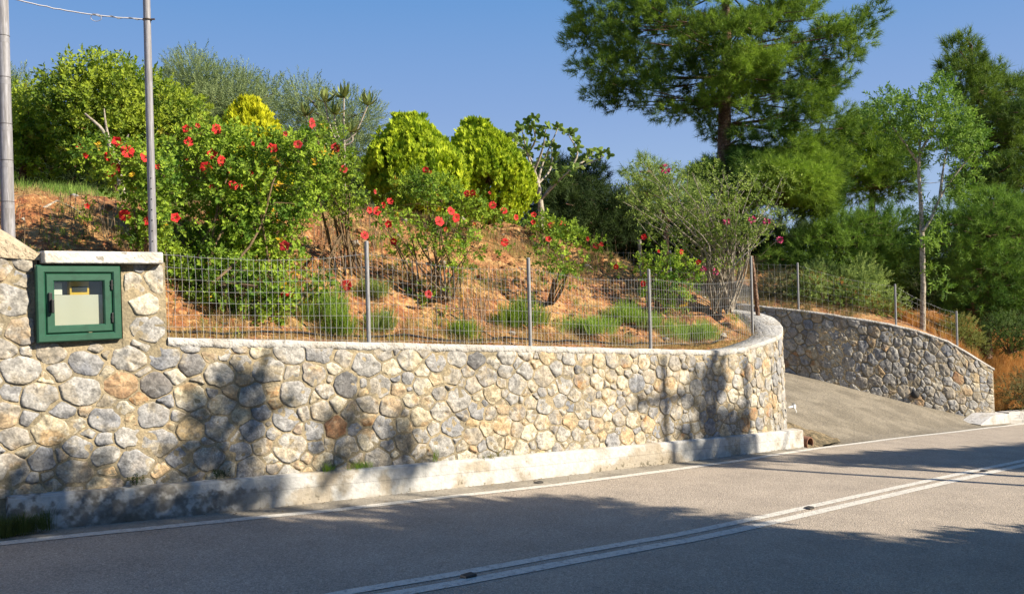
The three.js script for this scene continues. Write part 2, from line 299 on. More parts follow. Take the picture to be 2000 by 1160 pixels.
// ------------------------------------------------------------------ stone walls
function stoneLayout(u0, u1, v0, v1, rmin, rmax, keep, aniso = 1.22) {
  const sites = [], area = (u1 - u0) * (v1 - v0), tries = Math.ceil(area * 2600);
  for (let k = 0; k < tries; k++) {
    const r = lerp(rmax, rmin, Math.pow(k / tries, .34)) * rr(.85, 1.1), u = rr(u0, u1), v = rr(v0, v1); let ok = true;
    for (const t of sites) { const du = (u - t.u) / aniso, dv = v - t.v; if (du * du + dv * dv < (r + t.r) * (r + t.r) * .86) { ok = false; break; } }
    if (ok) sites.push({ u, v, r });
  }
  const cut = (P, f) => { const o = []; for (let i = 0; i < P.length; i++) { const a = P[i], b = P[(i + 1) % P.length], fa = f(a), fb = f(b); if (fa <= 0) o.push(a); if ((fa < 0 && fb > 0) || (fa > 0 && fb < 0)) { const t = fa / (fa - fb); o.push([lerp(a[0], b[0], t), lerp(a[1], b[1], t)]); } } return o; };
  const cells = [];
  for (const a of sites) {
    let P = [[Math.max(u0, a.u - .8), Math.max(v0, a.v - .7)], [Math.min(u1, a.u + .8), Math.max(v0, a.v - .7)], [Math.min(u1, a.u + .8), Math.min(v1, a.v + .7)], [Math.max(u0, a.u - .8), Math.min(v1, a.v + .7)]];
    for (const b of sites) {
      if (b === a || Math.abs(b.u - a.u) > 1.3 || Math.abs(b.v - a.v) > 1.1) continue;
      const nu = (b.u - a.u) / (aniso * aniso), nv = b.v - a.v, c = ((b.u * b.u - a.u * a.u) / (aniso * aniso) + b.v * b.v - a.v * a.v - b.r * b.r + a.r * a.r) / 2;
      P = cut(P, (p) => p[0] * nu + p[1] * nv - c); if (P.length < 3) break;
    }
    if (P.length < 3) continue;
    P = keep(P, a, cut); if (!P || P.length < 3) continue;
    const joint = rr(.004, .014);                                    // half a mortar joint
    for (let e = P.slice(), i = 0; i < e.length; i++) { const p = e[i], n = e[(i + 1) % e.length], dx = n[0] - p[0], dy = n[1] - p[1], l = Math.hypot(dx, dy); if (l < 1e-4) continue; const nx = dy / l, ny = -dx / l, c = nx * p[0] + ny * p[1] - joint; P = cut(P, (z) => nx * z[0] + ny * z[1] - c); if (P.length < 3) break; }
    if (P.length < 3) continue;
    let A = 0; for (let i = 0; i < P.length; i++) A += P[i][0] * P[(i + 1) % P.length][1] - P[i][1] * P[(i + 1) % P.length][0]; A = Math.abs(A / 2); if (A < .003) continue;
    // knock the corners off, then fray the outline a little
    let Q = [];
    for (let i = 0; i < P.length; i++) { const p = P[i], n = P[(i + 1) % P.length], l = Math.hypot(n[0] - p[0], n[1] - p[1]); if (l < .012) continue; Q.push(p); if (l > .1) Q.push([(p[0] + n[0]) / 2 + rr(-.018, .014), (p[1] + n[1]) / 2 + rr(-.018, .014)]); }
    for (let k = 0; k < 2; k++) { const o = []; const w = k ? .24 : rr(.08, .2); for (let i = 0; i < Q.length; i++) { const p = Q[i], n = Q[(i + 1) % Q.length]; o.push([lerp(p[0], n[0], w), lerp(p[1], n[1], w)], [lerp(p[0], n[0], 1 - w), lerp(p[1], n[1], 1 - w)]); } Q = o; }
    Q = Q.filter((p, i) => { const n = Q[(i + 1) % Q.length]; return Math.hypot(p[0] - n[0], p[1] - n[1]) > .009; });
    if (Q.length < 5) continue;
    cells.push({ P: Q.map((p) => [p[0] + .006 * pn(p[0] * 30, p[1] * 30), p[1] + .006 * pn(p[0] * 30, p[1] * 30, 9)]), A });
  }
  return cells;
}
function stoneGeo(cell, place) {
  const B = new MB(), P = cell.P, n = P.length, cu = P.reduce((t, p) => t + p[0], 0) / n, cv = P.reduce((t, p) => t + p[1], 0) / n, bulge = rr(.004, .022), tu = rr(-.05, .05), tv = rr(-.05, .05), ou = R() * 9, ov = R() * 9, z = R() * 50;
  const ring = (k, out, j) => P.map((p) => { const u = lerp(cu, p[0], k), v = lerp(cv, p[1], k), o = out + (u - cu) * tu + (v - cv) * tv + j * pn(u * 14, v * 14, z); return B.vv(place(u, v, o), u + ou, v + ov); });
  const rings = [ring(1.0, -.03, 0), ring(1.0, .001, .004), ring(.88, bulge * .8, .016), ring(.5, bulge, .028)];
  for (let k = 0; k < 3; k++) for (let i = 0; i < n; i++) B.q(rings[k][i], rings[k][(i + 1) % n], rings[k + 1][(i + 1) % n], rings[k + 1][i]);
  const c = B.vv(place(cu, cv, bulge * 1.02 + .02 * pn(cu * 14, cv * 14, z)), cu + ou, cv + ov); for (let i = 0; i < n; i++) B.t(rings[3][i], rings[3][(i + 1) % n], c);
  return B.geo();
}
function layStones(cells, place, parent, weights, score) {
  const list = cells.map((c) => ({ c, k: score(c) })).sort((a, b) => b.k - a.k), rest = stoneM.map(() => []);
  list.forEach(({ c }, i) => {
    let w = R() * weights.reduce((a, b) => a + b, 0), m = 0; while (m < weights.length - 1 && (w -= weights[m]) > 0) m++;
    const g = stoneGeo(c, place); if (i < 300) part('stone', g, stoneM[m], parent); else rest[m].push(g);
  });
  rest.forEach((g, m) => { if (g.length) part('small_stones', mergeGeometries(g), stoneM[m], parent, 'stuff'); });
  return list.length;
}
const nearWall = thing('stone_wall', 'long rubble stone retaining wall with whitewashed kerb curving into the driveway', 'stone wall', V(0, 0, 0));
{
  reseed(11);
  const PIER = 3.45 + U0, CAB = [2.24 + U0, 3.05 + U0, 1.77, 2.56], HI = 2.58, end = 20.6;
  const keep = (P, a, cut) => {
    if (a.u > PIER && a.v > 1.77) return null;
    if (a.v > 1.77) P = cut(P, (p) => p[0] - PIER + .012); else if (P.some((p) => p[0] > PIER - .02 && p[1] > 1.77)) P = cut(P, (p) => p[1] - 1.77);
    if (a.u > CAB[0] && a.u < CAB[1] && a.v > CAB[2] && a.v < CAB[3]) return null;
    if (P.some((p) => p[0] > CAB[0] && p[0] < CAB[1] && p[1] > CAB[2] && p[1] < CAB[3])) { if (a.u < CAB[0]) P = cut(P, (p) => p[0] - CAB[0]); else if (a.u > CAB[1]) P = cut(P, (p) => CAB[1] - p[0]); else if (a.v < CAB[2]) P = cut(P, (p) => p[1] - CAB[2]); else P = cut(P, (p) => CAB[3] - p[1]); }
    return P;
  };
  const cells = stoneLayout(.2, end, .3, HI, .042, .15, keep, 1.25);
  const place = (u, v, o) => { const f = nearFoot(u), t = nearTop(u) - .06; const h = u < 14.6 ? v : f + (v - .3) / (1.77 - .3) * (t - f); return nearLine.face(u, h, o); };
  const n = layStones(cells, place, nearWall, [6.5, 4.2, 5, 1.8, .22, 4.5, .6], (c) => c.P[0][0] > 19 ? -1 : c.A / Math.pow(6 + Math.max(0, c.P[0][0] - 3) * .8, 2));
  console.log('near stones', n);
  // mortared core, with the cupboard recess left open
  const body = (u0, u1, lo, hi) => sweep(nearLine, u0, u1, .2, (u) => [[0, lo(u)], [0, hi(u)], [-.38, hi(u)], [-.38, lo(u)]]);
  const c0 = (h) => () => h, top = (u) => nearTop(u) - .07;
  part('mortar_core', mergeGeometries([
    body(.0, CAB[0] + .03, c0(-.3), c0(HI)), body(CAB[0] + .034, CAB[1] - .034, c0(-.3), c0(CAB[2] + .04)), body(CAB[1] - .03, PIER, c0(-.3), c0(HI + .02)),
    sweep(nearLine, CAB[0] + .034, CAB[1] - .034, .2, () => [[-.3, 1.8], [-.3, 2.6], [-.377, 2.6], [-.377, 1.8]]), body(PIER + .002, nearLine.len - .1, c0(-.3), top)]), mortarM, nearWall);
  // coping: a lumpy band of whitewashed cement
  part('coping', sweep(nearLine, PIER + .004, nearLine.len - .12, .07, (u) => {
    const t = nearTop(u) + .010 * fbm(u * 2, 3, 1, 3), w = u < 15 ? .4 : lerp(.4, .5, clamp((u - 15) / 2, 0, 1)), o = .022 + .012 * fbm(u * 5, 1, 1, 3), lo = nearTop(u) - .085 + .022 * fbm(u * 6, 7, 2, 3);
    return [[o - .012, lo], [o + .004, lo + .02], [o + .002, t - .012], [o - .018, t], [-.12, t + .008 * pn(u * 3, 8)], [-w, t - .006], [-w, t - .2], [-.1, t - .2]];
  }), std({ map: whitewashT, bumpMap: grainB, bumpScale: .02, color: 0xc8c8c8 }), nearWall);
  // footing: painted kerb, grey and mossy where the paint has gone
  const footT = tex(2048, (u, v) => {
    const s = u * 13.7 + 1.95, a = tf(u, v * .0365, 40, 501, 6), b = tf(u, v * .0365, 260, 503, 3), st = tf(u, v * .0365, 26, 505, 6), _ = 0;
    let k = mix3(S(240, 236, 226), S(226, 216, 198), ss(.45, .7, a)); k = mix3(k, S(196, 176, 144), ss(.52, .66, st + .16 * (.5 - v)) * .65); k = mix3(k, S(168, 154, 130), ss(.58, .7, a * .6 + b * .4) * .6); k = mul3(k, 1 - .1 * ss(.02, .006, Math.abs(v - .36 - .02 * a)) - .08 * ss(.016, .005, Math.abs(v - .68 + .02 * a)));
    const bare = ss(4.9, 3.9, s + 1.6 * (a - .5)) * ss(.36, .56, a * .6 + b * .4 + .16 * (.62 - v) + .06 * Math.sin(v * 16 + a * 6)); k = mix3(k, mix3(S(180, 174, 162), S(112, 106, 96), ss(.36, .64, b * .6 + a * .4)), bare * .8);
    k = mix3(k, S(92, 84, 62), ss(.6, .72, st * .5 + b * .5) * ss(.35, .0, v) * .8);
     
    return mul3(k, .95 + .2 * (b - .5));
  }, true, [13.7, .5], 256);
  footT.wrapS = footT.wrapT = THREE.ClampToEdgeWrapping;
  const B = new MB(); let prev = null; const prof = (s) => { const q = kerbQ(s), j = .004 * fbm(s * 2, 3, 4, 3), t = .34 + .005 * fbm(s * 3, 9, 3, 3); return [[q - .01 + j, -.2, -.2], [q + j, t - .03, t - .03], [q + .012 + j, t - .006, t], [q + .03 + j, t, t + .02], [q + .22, t + .012, t + .15]]; };
  const ids = []; for (let s = 1.95; s <= 15.6; s += .1) { const row = prof(s).map((c) => B.vv(W(s, c[0], c[1]), s - 1.95, c[2])); if (prev) for (let j = 0; j < 4; j++) B.q(prev[j], row[j], row[j + 1], prev[j + 1]); ids.push(row); prev = row; }
  for (const [s, fl] of [[1.95, 0], [15.55, 1]]) { const P = prof(s).map((c) => B.vv(W(s, c[0], c[1]), s - 1.95, c[2])), z = B.vv(W(s, kerbQ(s) + .22, -.2), s - 1.95, 0); for (let j = 0; j < 4; j++) fl ? B.t(z, P[j], P[j + 1]) : B.t(z, P[j + 1], P[j]); }
  part('concrete_footing', B.geo(), std({ color: 0xc6c8cc, map: footT, bumpMap: grainB, bumpScale: .007 }), nearWall);
  // pier cap over the cupboard, and the sloped mortar shoulder left of it
  const capA = atQ(85, 503, 9.07), capB = atQ(318, 503, 9.07), capC = capA.clone().lerp(capB, .5).add(V(-.669, 0, -.743).multiplyScalar(.22)), cap = new RoundedBoxGeometry(Math.hypot(capB.x - capA.x, capB.z - capA.z), .12, .44, 4, .016);
  { const p = cap.attributes.position; for (let i = 0; i < p.count; i++) { const x = p.getX(i), y = p.getY(i), z = p.getZ(i); p.setXYZ(i, x + .01 * pn(y * 20, z * 9, 1), y + .006 * fbm(x * 7, z * 7, 2, 2), z + .008 * fbm(x * 6, y * 12, 3, 3)); } const uv = cap.attributes.uv; for (let i = 0; i < uv.count; i++) uv.setXY(i, uv.getX(i) * 1.1, uv.getY(i) * .14 + .3); cap.computeVertexNormals(); }
  const cm = part('pier_cap', cap, std({ map: whitewashT, bumpMap: grainB, bumpScale: .012, color: 0xdcdcdc }), nearWall); cm.position.copy(capC).setY((capA.y + capB.y) / 2); cm.rotation.y = ANG;
  part('mortar_shoulder', sweep(nearLine, .1, 2.30 + U0, .12, (u) => { const s = u - U0, t = HI + .02 + knots([[-1.4, 1.1], [1, .75], [1.7, .4], [2.0, .2], [2.2, .06], [2.32, .01]], s) + .03 * fbm(u * 4, 1, 1, 3); return [[.03, HI - .05], [.035, lerp(HI, t, .5)], [-.01, t - .03], [-.1, t], [-.3, t - .02], [-.38, HI - .05]]; }), std({ map: whitewashT, color: 0xbfb29c, bumpMap: grainB, bumpScale: .03 }), nearWall);
}
const farWall = thing('stone_wall', 'rubble stone wall on the far side of the driveway, sloping down to the road', 'stone wall', V(0, 0, 0));
{
  reseed(29);
  const cells = stoneLayout(0.02, 9.2, 0, 1.5, .05, .15, (P) => P, 1.2);
  const place = (u, v, o) => { const f = farFoot(u), t = farTop(u) - .05; return farLine.face(u, f + v / 1.5 * (t - f), o); };
  const n = layStones(cells, place, farWall, [7, 5, 3, 1.2, .3, 5, .9], (c) => c.A / Math.pow(20 + c.P[0][0] * .1, 2));
  console.log('far stones', n);
  part('mortar_core', sweep(farLine, 0, FARLEN, .2, (u) => [[0, farFoot(u) - .3], [0, farTop(u) - .06], [-.38, farTop(u) - .06], [-.38, farFoot(u) - .3]]), std({ map: mortarT, bumpMap: grainB, bumpScale: .02, color: 0xe4ded4 }), farWall);
  part('coping', sweep(farLine, -.03, FARLEN, .08, (u) => { const t = farTop(Math.max(0, u)) + .01 * fbm(u * 3, 2, 1, 3), o = .025 + .01 * fbm(u * 6, 1, 1, 3); return [[o - .01, t - .07 + .02 * fbm(u * 6, 5, 1, 2)], [o, t - .05], [o - .01, t], [-.38, t + .01], [-.4, t - .12]]; }), std({ map: whitewashT, color: 0xbcbab8, bumpMap: grainB, bumpScale: .02 }), farWall);
  const B = new MB(), a = [[24.55, 9.06, .05], [25.3, 9.02, .27], [26.3, 9.0, .28], [26.5, 9.0, .28]], back = (p) => [p[0] + .05, p[1] + .55, p[2] + .02];
  let prev = null; for (const p of a) { const b = back(p), row = [B.vv(W(p[0], p[1] - .01, -.2), p[0], -.2), B.vv(W(p[0], p[1], p[2] - .02), p[0], p[2]), B.vv(W(p[0], p[1] + .02, p[2]), p[0], p[2] + .02), B.vv(W(b[0], b[1], b[2]), p[0], p[2] + .5)]; if (prev) for (let j = 0; j < 3; j++) B.q(prev[j], row[j], row[j + 1], prev[j + 1]); prev = row; }
  part('concrete_footing', B.geo(), whitewash, farWall);
  // drain outlet low in the wall
  const u = 2.35, f = farFoot(u) + .33, g = farLine.get(u), C = farLine.face(u, f, .06), dir = farLine.face(u, f, .3).sub(C).normalize();
  const T = new MB(); tube(T, [C.clone().addScaledVector(dir, -.1), C.clone().addScaledVector(dir, .02)], .105, 16); tube(T, [C.clone().addScaledVector(dir, .02), C.clone().addScaledVector(dir, -.12)], .088, 16);
  part('drain_pipe', T.geo(), std({ color: 0x3a3836 }), farWall);
}
{
  const k = structure('kerb', mergeGeometries([new THREE.BoxGeometry(9, .42, .3)]), whitewash); k.position.copy(W(30.9, 9.17, .1)); k.rotation.set(0, ANG, 0); k.rotation.z = -Math.atan(GRADE); k.rotation.order = 'YZX';
}

// ------------------------------------------------------------------ leaves, twigs and crowns
function leaf(B, base, dir, nrm, L, w, fold = .12, curl = .15) {
  const side = dir.clone().cross(nrm).normalize(), m = base.clone().addScaledVector(dir, L * .45), a = B.vv(base, 0, 0), c = B.vv(m.clone().addScaledVector(nrm, -fold * w), .5, .5);
  const l = B.vv(m.clone().addScaledVector(side, w / 2), 0, .5), r = B.vv(m.clone().addScaledVector(side, -w / 2), 1, .5), t = B.vv(base.clone().addScaledVector(dir, L * .97).addScaledVector(nrm, -curl * L), .5, 1);
  B.t(a, r, c); B.t(a, c, l); B.t(r, t, c); B.t(c, t, l);
}
const UP = V(0, 1, 0);
function sprig(n, L, w, stem, ang, o = {}) {         // leaves set round a short twig that points up
  const B = new MB(); if (o.twig !== 0) tube(B, [V(0, 0, 0), V(0, stem * .8, 0)], o.twig ?? .002, 3);
  for (let k = 0; k < n; k++) {
    const t = (k + .5) / n, az = k * 2.4 + rr(-.4, .4), el = ang * lerp(1.15, .55, t) + rr(-.2, .2), d = V(Math.sin(el) * Math.cos(az), Math.cos(el), Math.sin(el) * Math.sin(az)), nr = V(-Math.cos(el) * Math.cos(az), Math.sin(el), -Math.cos(el) * Math.sin(az));
    nr.applyAxisAngle(d, rr(-.6, .6)); leaf(B, V(0, stem * t * .9, 0), d, nr, L * rr(.7, 1.15), w * rr(.8, 1.15), .15, o.curl ?? .18);
  }
  return B.geo();
}
function needleTuft(n, L, w, stem) {
  const B = new MB(); tube(B, [V(0, -stem * .6, 0), V(0, stem, 0)], .006, 3);
  for (let k = 0; k < n; k++) { const az = R() * 6.283, el = rr(.25, 1.25), d = V(Math.sin(el) * Math.cos(az), Math.cos(el), Math.sin(el) * Math.sin(az)), s = d.clone().cross(V(rr(-1, 1), rr(-1, 1), rr(-1, 1))).normalize().multiplyScalar(w / 2), b = V(0, rr(-.3, 1) * stem, 0), l = L * rr(.75, 1.15), t = b.clone().addScaledVector(d, l); t.y -= l * .06; B.t(B.vv(b.clone().add(s)), B.vv(b.clone().sub(s)), B.vv(t)); }
  return B.geo();
}
function scaleSpray(n, L, w) {                        // a flat upright spray of cypress
  const B = new MB();
  for (let k = 0; k < n; k++) { const t = k / (n - 1) * 2 - 1, d = V(t * .75, 1, rr(-.3, .3)).normalize(), nr = V(rr(-.4, .4), 0, 1).normalize(); leaf(B, V(t * .015, rr(0, .35) * L, rr(-.01, .01)), d, nr, L * rr(.6, 1) * (1 - .3 * Math.abs(t)), w * rr(.8, 1.2), .2, rr(-.1, .15)); }
  return B.geo();
}
function pinnate(n, L, w, len) {                      // a drooping compound leaf
  const B = new MB(), at1 = (t) => V(0, len * t * (1 - .25 * t), len * .45 * t * t);
  tube(B, [at1(0), at1(.5), at1(1)], .0018, 3);
  for (let k = 0; k < n; k++) for (const sd of [-1, 1]) { const t = .2 + .8 * k / n, d = V(sd, .5, .35).normalize(); leaf(B, at1(t), d, V(0, .3, -1).addScaledVector(d, .3).normalize(), L * rr(.85, 1.1), w, .1, .25); }
  leaf(B, at1(1), V(0, .8, .6).normalize(), V(0, .6, -.8), L, w, .1, .2); return B.geo();
}
function grassTuft(n, h, spread, w) {
  const B = new MB();
  for (let k = 0; k < n; k++) { const az = R() * 6.283, r = spread * .35 * R(), l = h * rr(.5, 1.1), lean = rr(.05, .55), b = V(Math.cos(az) * r, -.02, Math.sin(az) * r), m = V(b.x + Math.cos(az) * lean * l * .3, l * .6, b.z + Math.sin(az) * lean * l * .3), t = V(b.x + Math.cos(az) * lean * l, l * rr(.85, 1), b.z + Math.sin(az) * lean * l), s = V(-Math.sin(az), 0, Math.cos(az)).multiplyScalar(w / 2); const i = [B.vv(b.clone().add(s)), B.vv(b.clone().sub(s)), B.vv(m.clone().add(s)), B.vv(m.clone().sub(s)), B.vv(t)]; B.q(i[0], i[1], i[3], i[2]); B.t(i[2], i[3], i[4]); }
  return B.geo();
}
const inPoly = (P, x, y) => { let c = false; for (let i = 0, j = P.length - 1; i < P.length; j = i++) if ((P[i][1] > y) !== (P[j][1] > y) && x < (P[j][0] - P[i][0]) * (y - P[i][1]) / (P[j][1] - P[i][1]) + P[i][0]) c = !c; return c; };
const edgeD = (P, x, y) => { let b = 1e9; for (let i = 0, j = P.length - 1; i < P.length; j = i++) { const dx = P[i][0] - P[j][0], dy = P[i][1] - P[j][1], t = clamp(((x - P[j][0]) * dx + (y - P[j][1]) * dy) / (dx * dx + dy * dy), 0, 1); b = Math.min(b, Math.hypot(x - P[j][0] - dx * t, y - P[j][1] - dy * t)); } return b; };
// clumps of a crown: the outline as surveyed at its distance, filled in depth
function clumps(P, dist, depth, n, r0, r1, o = {}) {
  const xs = P.map((p) => p[0]), ys = P.map((p) => p[1]), x0 = Math.min(...xs), x1 = Math.max(...xs), y0 = Math.min(...ys), y1 = Math.max(...ys), out = [], m = dist / FPX; let half = 0;
  for (let k = 0; k < 60; k++) { const x = rr(x0, x1), y = rr(y0, y1); if (inPoly(P, x, y)) half = Math.max(half, edgeD(P, x, y) * m); }
  for (let k = 0; k < n * 60 && out.length < n; k++) {
    const x = rr(x0, x1), y = rr(y0, y1); if (!inPoly(P, x, y)) continue;
    const e = edgeD(P, x, y) * m, r = rr(r0, r1); if (e < r * (o.tight ?? .55)) continue;
    const z = (R() * 2 - 1) * depth * Math.sqrt(clamp(e / half, 0, 1)), p = at(x, y, dist + z), rad = r;
    if (o.avoid && o.avoid(x, y, z)) continue;
    if (out.some((c) => c.p.distanceTo(p) < (c.r + rad) * (o.gap ?? .5))) continue;
    out.push({ p, r: rad });
  }
  return out;
}
const C3 = (r, g, b) => new THREE.Color().setRGB(r, g, b);
function leafItems(cl, per, o) {                       // twigs round each clump
  const items = [], mid = cl.reduce((t, c) => t.add(c.p), V(0, 0, 0)).divideScalar(cl.length || 1);
  for (const c of cl) {
    const n = Math.round(per * (c.r / o.ref) ** 2);
    for (let k = 0; k < n; k++) {
      const u = V(rr(-1, 1), rr(-1, 1), rr(-1, 1)); if (u.lengthSq() > 1 || u.lengthSq() < .01) { k--; continue; } const l = u.length(); u.divideScalar(l);
      if (u.y < -.2 && R() < (o.bare ?? .35)) continue;
      const p = c.p.clone().addScaledVector(V(u.x, u.y * (o.flat ?? .85), u.z), c.r * Math.pow(l, o.shell ?? .6)), outw = p.clone().sub(mid).normalize();
      const d = u.clone().addScaledVector(outw, o.out ?? .4).addScaledVector(UP, o.up ?? .35).add(V(rr(-.4, .4), rr(-.4, .4), rr(-.4, .4))).normalize();
      const nz = clamp(.5 + .9 * pn(p.x * (o.patch ?? 1.3), p.y * (o.patch ?? 1.3), p.z * (o.patch ?? 1.3)) + rr(-.42, .42), 0, 1), cc = o.colors[0].clone().lerp(o.colors[1], nz);
      if (o.odd && R() < o.odd[0]) cc.copy(o.odd[1]);
      items.push({ p, d, s: rr(o.size?.[0] ?? .8, o.size?.[1] ?? 1.2), c: cc });
    }
  }
  return items;
}
function foliage(parent, name, geos, mat, items) {
  const q = new THREE.Quaternion(), q2 = new THREE.Quaternion(), M = new THREE.Matrix4();
  geos.forEach((g, v) => {
    const L = items.filter((_, i) => i % geos.length === v); if (!L.length) return;
    const im = new THREE.InstancedMesh(g, mat, L.length); im.name = name; if (parent !== scene) im.userData.kind = 'stuff';
    L.forEach((t, i) => { q.setFromUnitVectors(UP, t.d); q2.setFromAxisAngle(UP, R() * 6.283); q.multiply(q2); M.compose(t.p.clone().sub(parent.position), q, V(t.s, t.s, t.s)); im.setMatrixAt(i, M); im.setColorAt(i, t.c); });
    parent.add(im);
  });
}
const wpart = (name, B, mat, parent, kind) => { const m = part(name, B.geo ? B.geo() : B, mat, parent, kind); m.position.copy(parent.position).negate(); return m; };
const taper = (a, b, k = 1) => (t) => lerp(a, b, Math.pow(t, k));
reseed(101);
const G = {
  hib: [sprig(7, .078, .05, .13, 1.0), sprig(6, .07, .046, .1, 1.15)], citrus: [sprig(9, .085, .04, .16, .95, { curl: .1 }), sprig(7, .08, .038, .13, 1.1)], olive: [sprig(16, .075, .015, .3, .8, { curl: .05 }), sprig(14, .07, .014, .26, .7)],
  pine: [needleTuft(34, .2, .013, .15), needleTuft(30, .18, .013, .13), needleTuft(26, .22, .012, .17)], thuja: [scaleSpray(9, .15, .028), scaleSpray(8, .13, .026)], ash: [sprig(9, .12, .048, .24, .95), sprig(8, .11, .045, .2, 1.1), pinnate(4, .09, .036, .26)],
  small: [sprig(12, .035, .018, .14, 1.0), sprig(10, .032, .017, .12, 1.1)], boug: [sprig(5, .045, .03, .09, 1.1), sprig(4, .045, .028, .07, 1.2)],
  grass: [grassTuft(40, .3, .25, .005), grassTuft(34, .26, .3, .005)], straw: [grassTuft(14, .16, .22, .0045), grassTuft(12, .12, .2, .0045)], feather: [sprig(20, .05, .0045, .22, .55, { curl: 0 }), sprig(18, .045, .0045, .2, .6, { curl: 0 })],
};
const COL = {
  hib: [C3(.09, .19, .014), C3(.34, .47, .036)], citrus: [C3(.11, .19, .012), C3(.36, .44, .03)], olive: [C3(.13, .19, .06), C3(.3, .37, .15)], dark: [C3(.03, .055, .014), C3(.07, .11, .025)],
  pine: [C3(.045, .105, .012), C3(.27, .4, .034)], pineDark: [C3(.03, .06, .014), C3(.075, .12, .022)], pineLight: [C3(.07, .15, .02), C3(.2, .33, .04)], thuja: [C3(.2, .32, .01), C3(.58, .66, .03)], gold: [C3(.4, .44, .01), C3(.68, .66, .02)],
  ash: [C3(.08, .17, .018), C3(.24, .38, .045)], lentisk: [C3(.14, .22, .04), C3(.38, .48, .12)], green: [C3(.17, .3, .03), C3(.42, .58, .08)], straw: [C3(.38, .28, .11), C3(.52, .4, .18)], rust: [C3(.46, .22, .06), C3(.56, .34, .11)],
};
// a woody plant: trunk, branches to its clumps, and foliage
function plant(o) {
  const t = thing(o.name, o.label, o.category, o.base, o.group);
  if (o.trunk) { const B = new MB(); tube(B, o.trunk, o.r, o.seg ?? 9, .25); wpart('trunk', B, o.bark ?? bark, t); }
  if (o.limbs !== 0) {
    const B = new MB(), src = o.trunk ?? [o.base, o.base.clone().add(V(0, .3, 0))];
    o.clumps.forEach((c, i) => { if (R() > (o.limbs ?? .7)) return; let best = src[0], bd = 1e9; for (let k = Math.floor(src.length * (o.from ?? .3)); k < src.length; k++) { const d = src[k].distanceTo(c.p) + (src[k].y > c.p.y + .2 * c.p.distanceTo(src[k]) ? 2 : 0); if (d < bd) { bd = d; best = src[k]; } } tube(B, bend(best, c.p, 6, .05, o.sag ?? -.05), taper(o.lr ?? .05, (o.lr ?? .05) * .25), 5, .2); });
    if (B.p.length) wpart('branches', B, o.limbBark ?? o.bark ?? bark, t);
  }
  foliage(t, 'foliage', o.geos, o.mat ?? leafM, leafItems(o.clumps, o.per, { ref: 1, ...o.leaf }));
  return t;
}
const trunkPx = (pts, dist) => pts.map((p) => at(p[0], p[1], dist + (p[2] ?? 0)));
const smooth = (pts, n) => new THREE.CatmullRomCurve3(pts).getPoints(n);

// ------------------------------------------------------------------ meter cupboard in the pier
{
  const base = atQ(153, 590, 9.165), t = thing('meter_cupboard', 'green metal meter cupboard with a glazed door set into the stone pier', 'meter cupboard', base, undefined, ANG);
  const green = std({ color: C3(.02, .105, .058), roughness: .45, map: tex(256, (u, v) => { const a = tf(u, v, 8, 301, 4), b = tf(u, v, 60, 303, 2); return mul3([1, 1, 1], .86 + .2 * (a - .5) + .12 * (b - .5)); }, true, .5) }), black = std({ color: 0x161616, roughness: .5 });
  const bar = (w, h, d, x, y, z, r = .008) => { const g = new RoundedBoxGeometry(w, h, d, 2, r); g.translate(x, y, z); return g; };
  const miter = (x0, x1, y0, y1, w, d, z, bev) => {               // four mitred bars with a bevelled face
    const rect = (i, zz) => [[x0 + i, y0 + i, zz], [x1 - i, y0 + i, zz], [x1 - i, y1 - i, zz], [x0 + i, y1 - i, zz]], geos = [];
    for (let k = 0; k < 4; k++) { const B = new MB(), prof = [[0, z], [0, z + d - bev], [bev, z + d], [w - bev, z + d], [w, z + d - bev], [w, z]], a = prof.map(([i, zz]) => B.v(...rect(i, zz)[k], i, 0)), b = prof.map(([i, zz]) => B.v(...rect(i, zz)[(k + 1) % 4], i, .7)); for (let j = 0; j < 5; j++) B.q(a[j], b[j], b[j + 1], a[j + 1]); geos.push(B.geo().toNonIndexed()); geos[k].computeVertexNormals(); }
    return geos;
  };
  const F = [-.385, .375, -.375, .355];
  for (const g of miter(...F, .076, .06, 0, .012)) part('frame_bar', g, green, t);
  const door = part('door', mergeGeometries(miter(-.302, .292, -.292, .274, .074, .05, -.002, .010)), green, t);
  part('handle', mergeGeometries([bar(.034, .19, .022, -.268, .0, .056), bar(.026, .13, .03, -.256, -.035, .082)]), black, door);
  for (const y of [.16, -.16]) part('hinge', mergeGeometries([bar(.02, .1, .03, .289, y, .05, .006), bar(.03, .012, .026, .289, y, .05, .004)]), black, door);
  const gl = new THREE.BoxGeometry(.462, .434, .004); gl.translate(-.005, -.009, .018);
  part('pane', gl, new THREE.MeshPhysicalMaterial({ color: 0xf4f8f6, transmission: 1, thickness: 0, roughness: .06, ior: 1.5 }), door);
  part('back_panel', bar(.5, .5, .02, 0, 0, -.13), std({ color: 0x6a6a66 }), t);
  part('white_board', bar(.47, .31, .012, 0, -.085, -.022, .004), std({ color: 0xb9b2a4, roughness: .7 }), t);
  const m = part('meter', bar(.18, .2, .09, .02, .15, -.09), std({ color: 0xc9a23a, roughness: .6 }), t); part('meter_window', bar(.14, .055, .01, .02, .125, -.044, .004), std({ color: 0x3c3c3a, roughness: .3 }), m);
  part('junction_box', bar(.08, .12, .06, -.17, .13, -.09), std({ color: 0xd6d2c8 }), t);
}

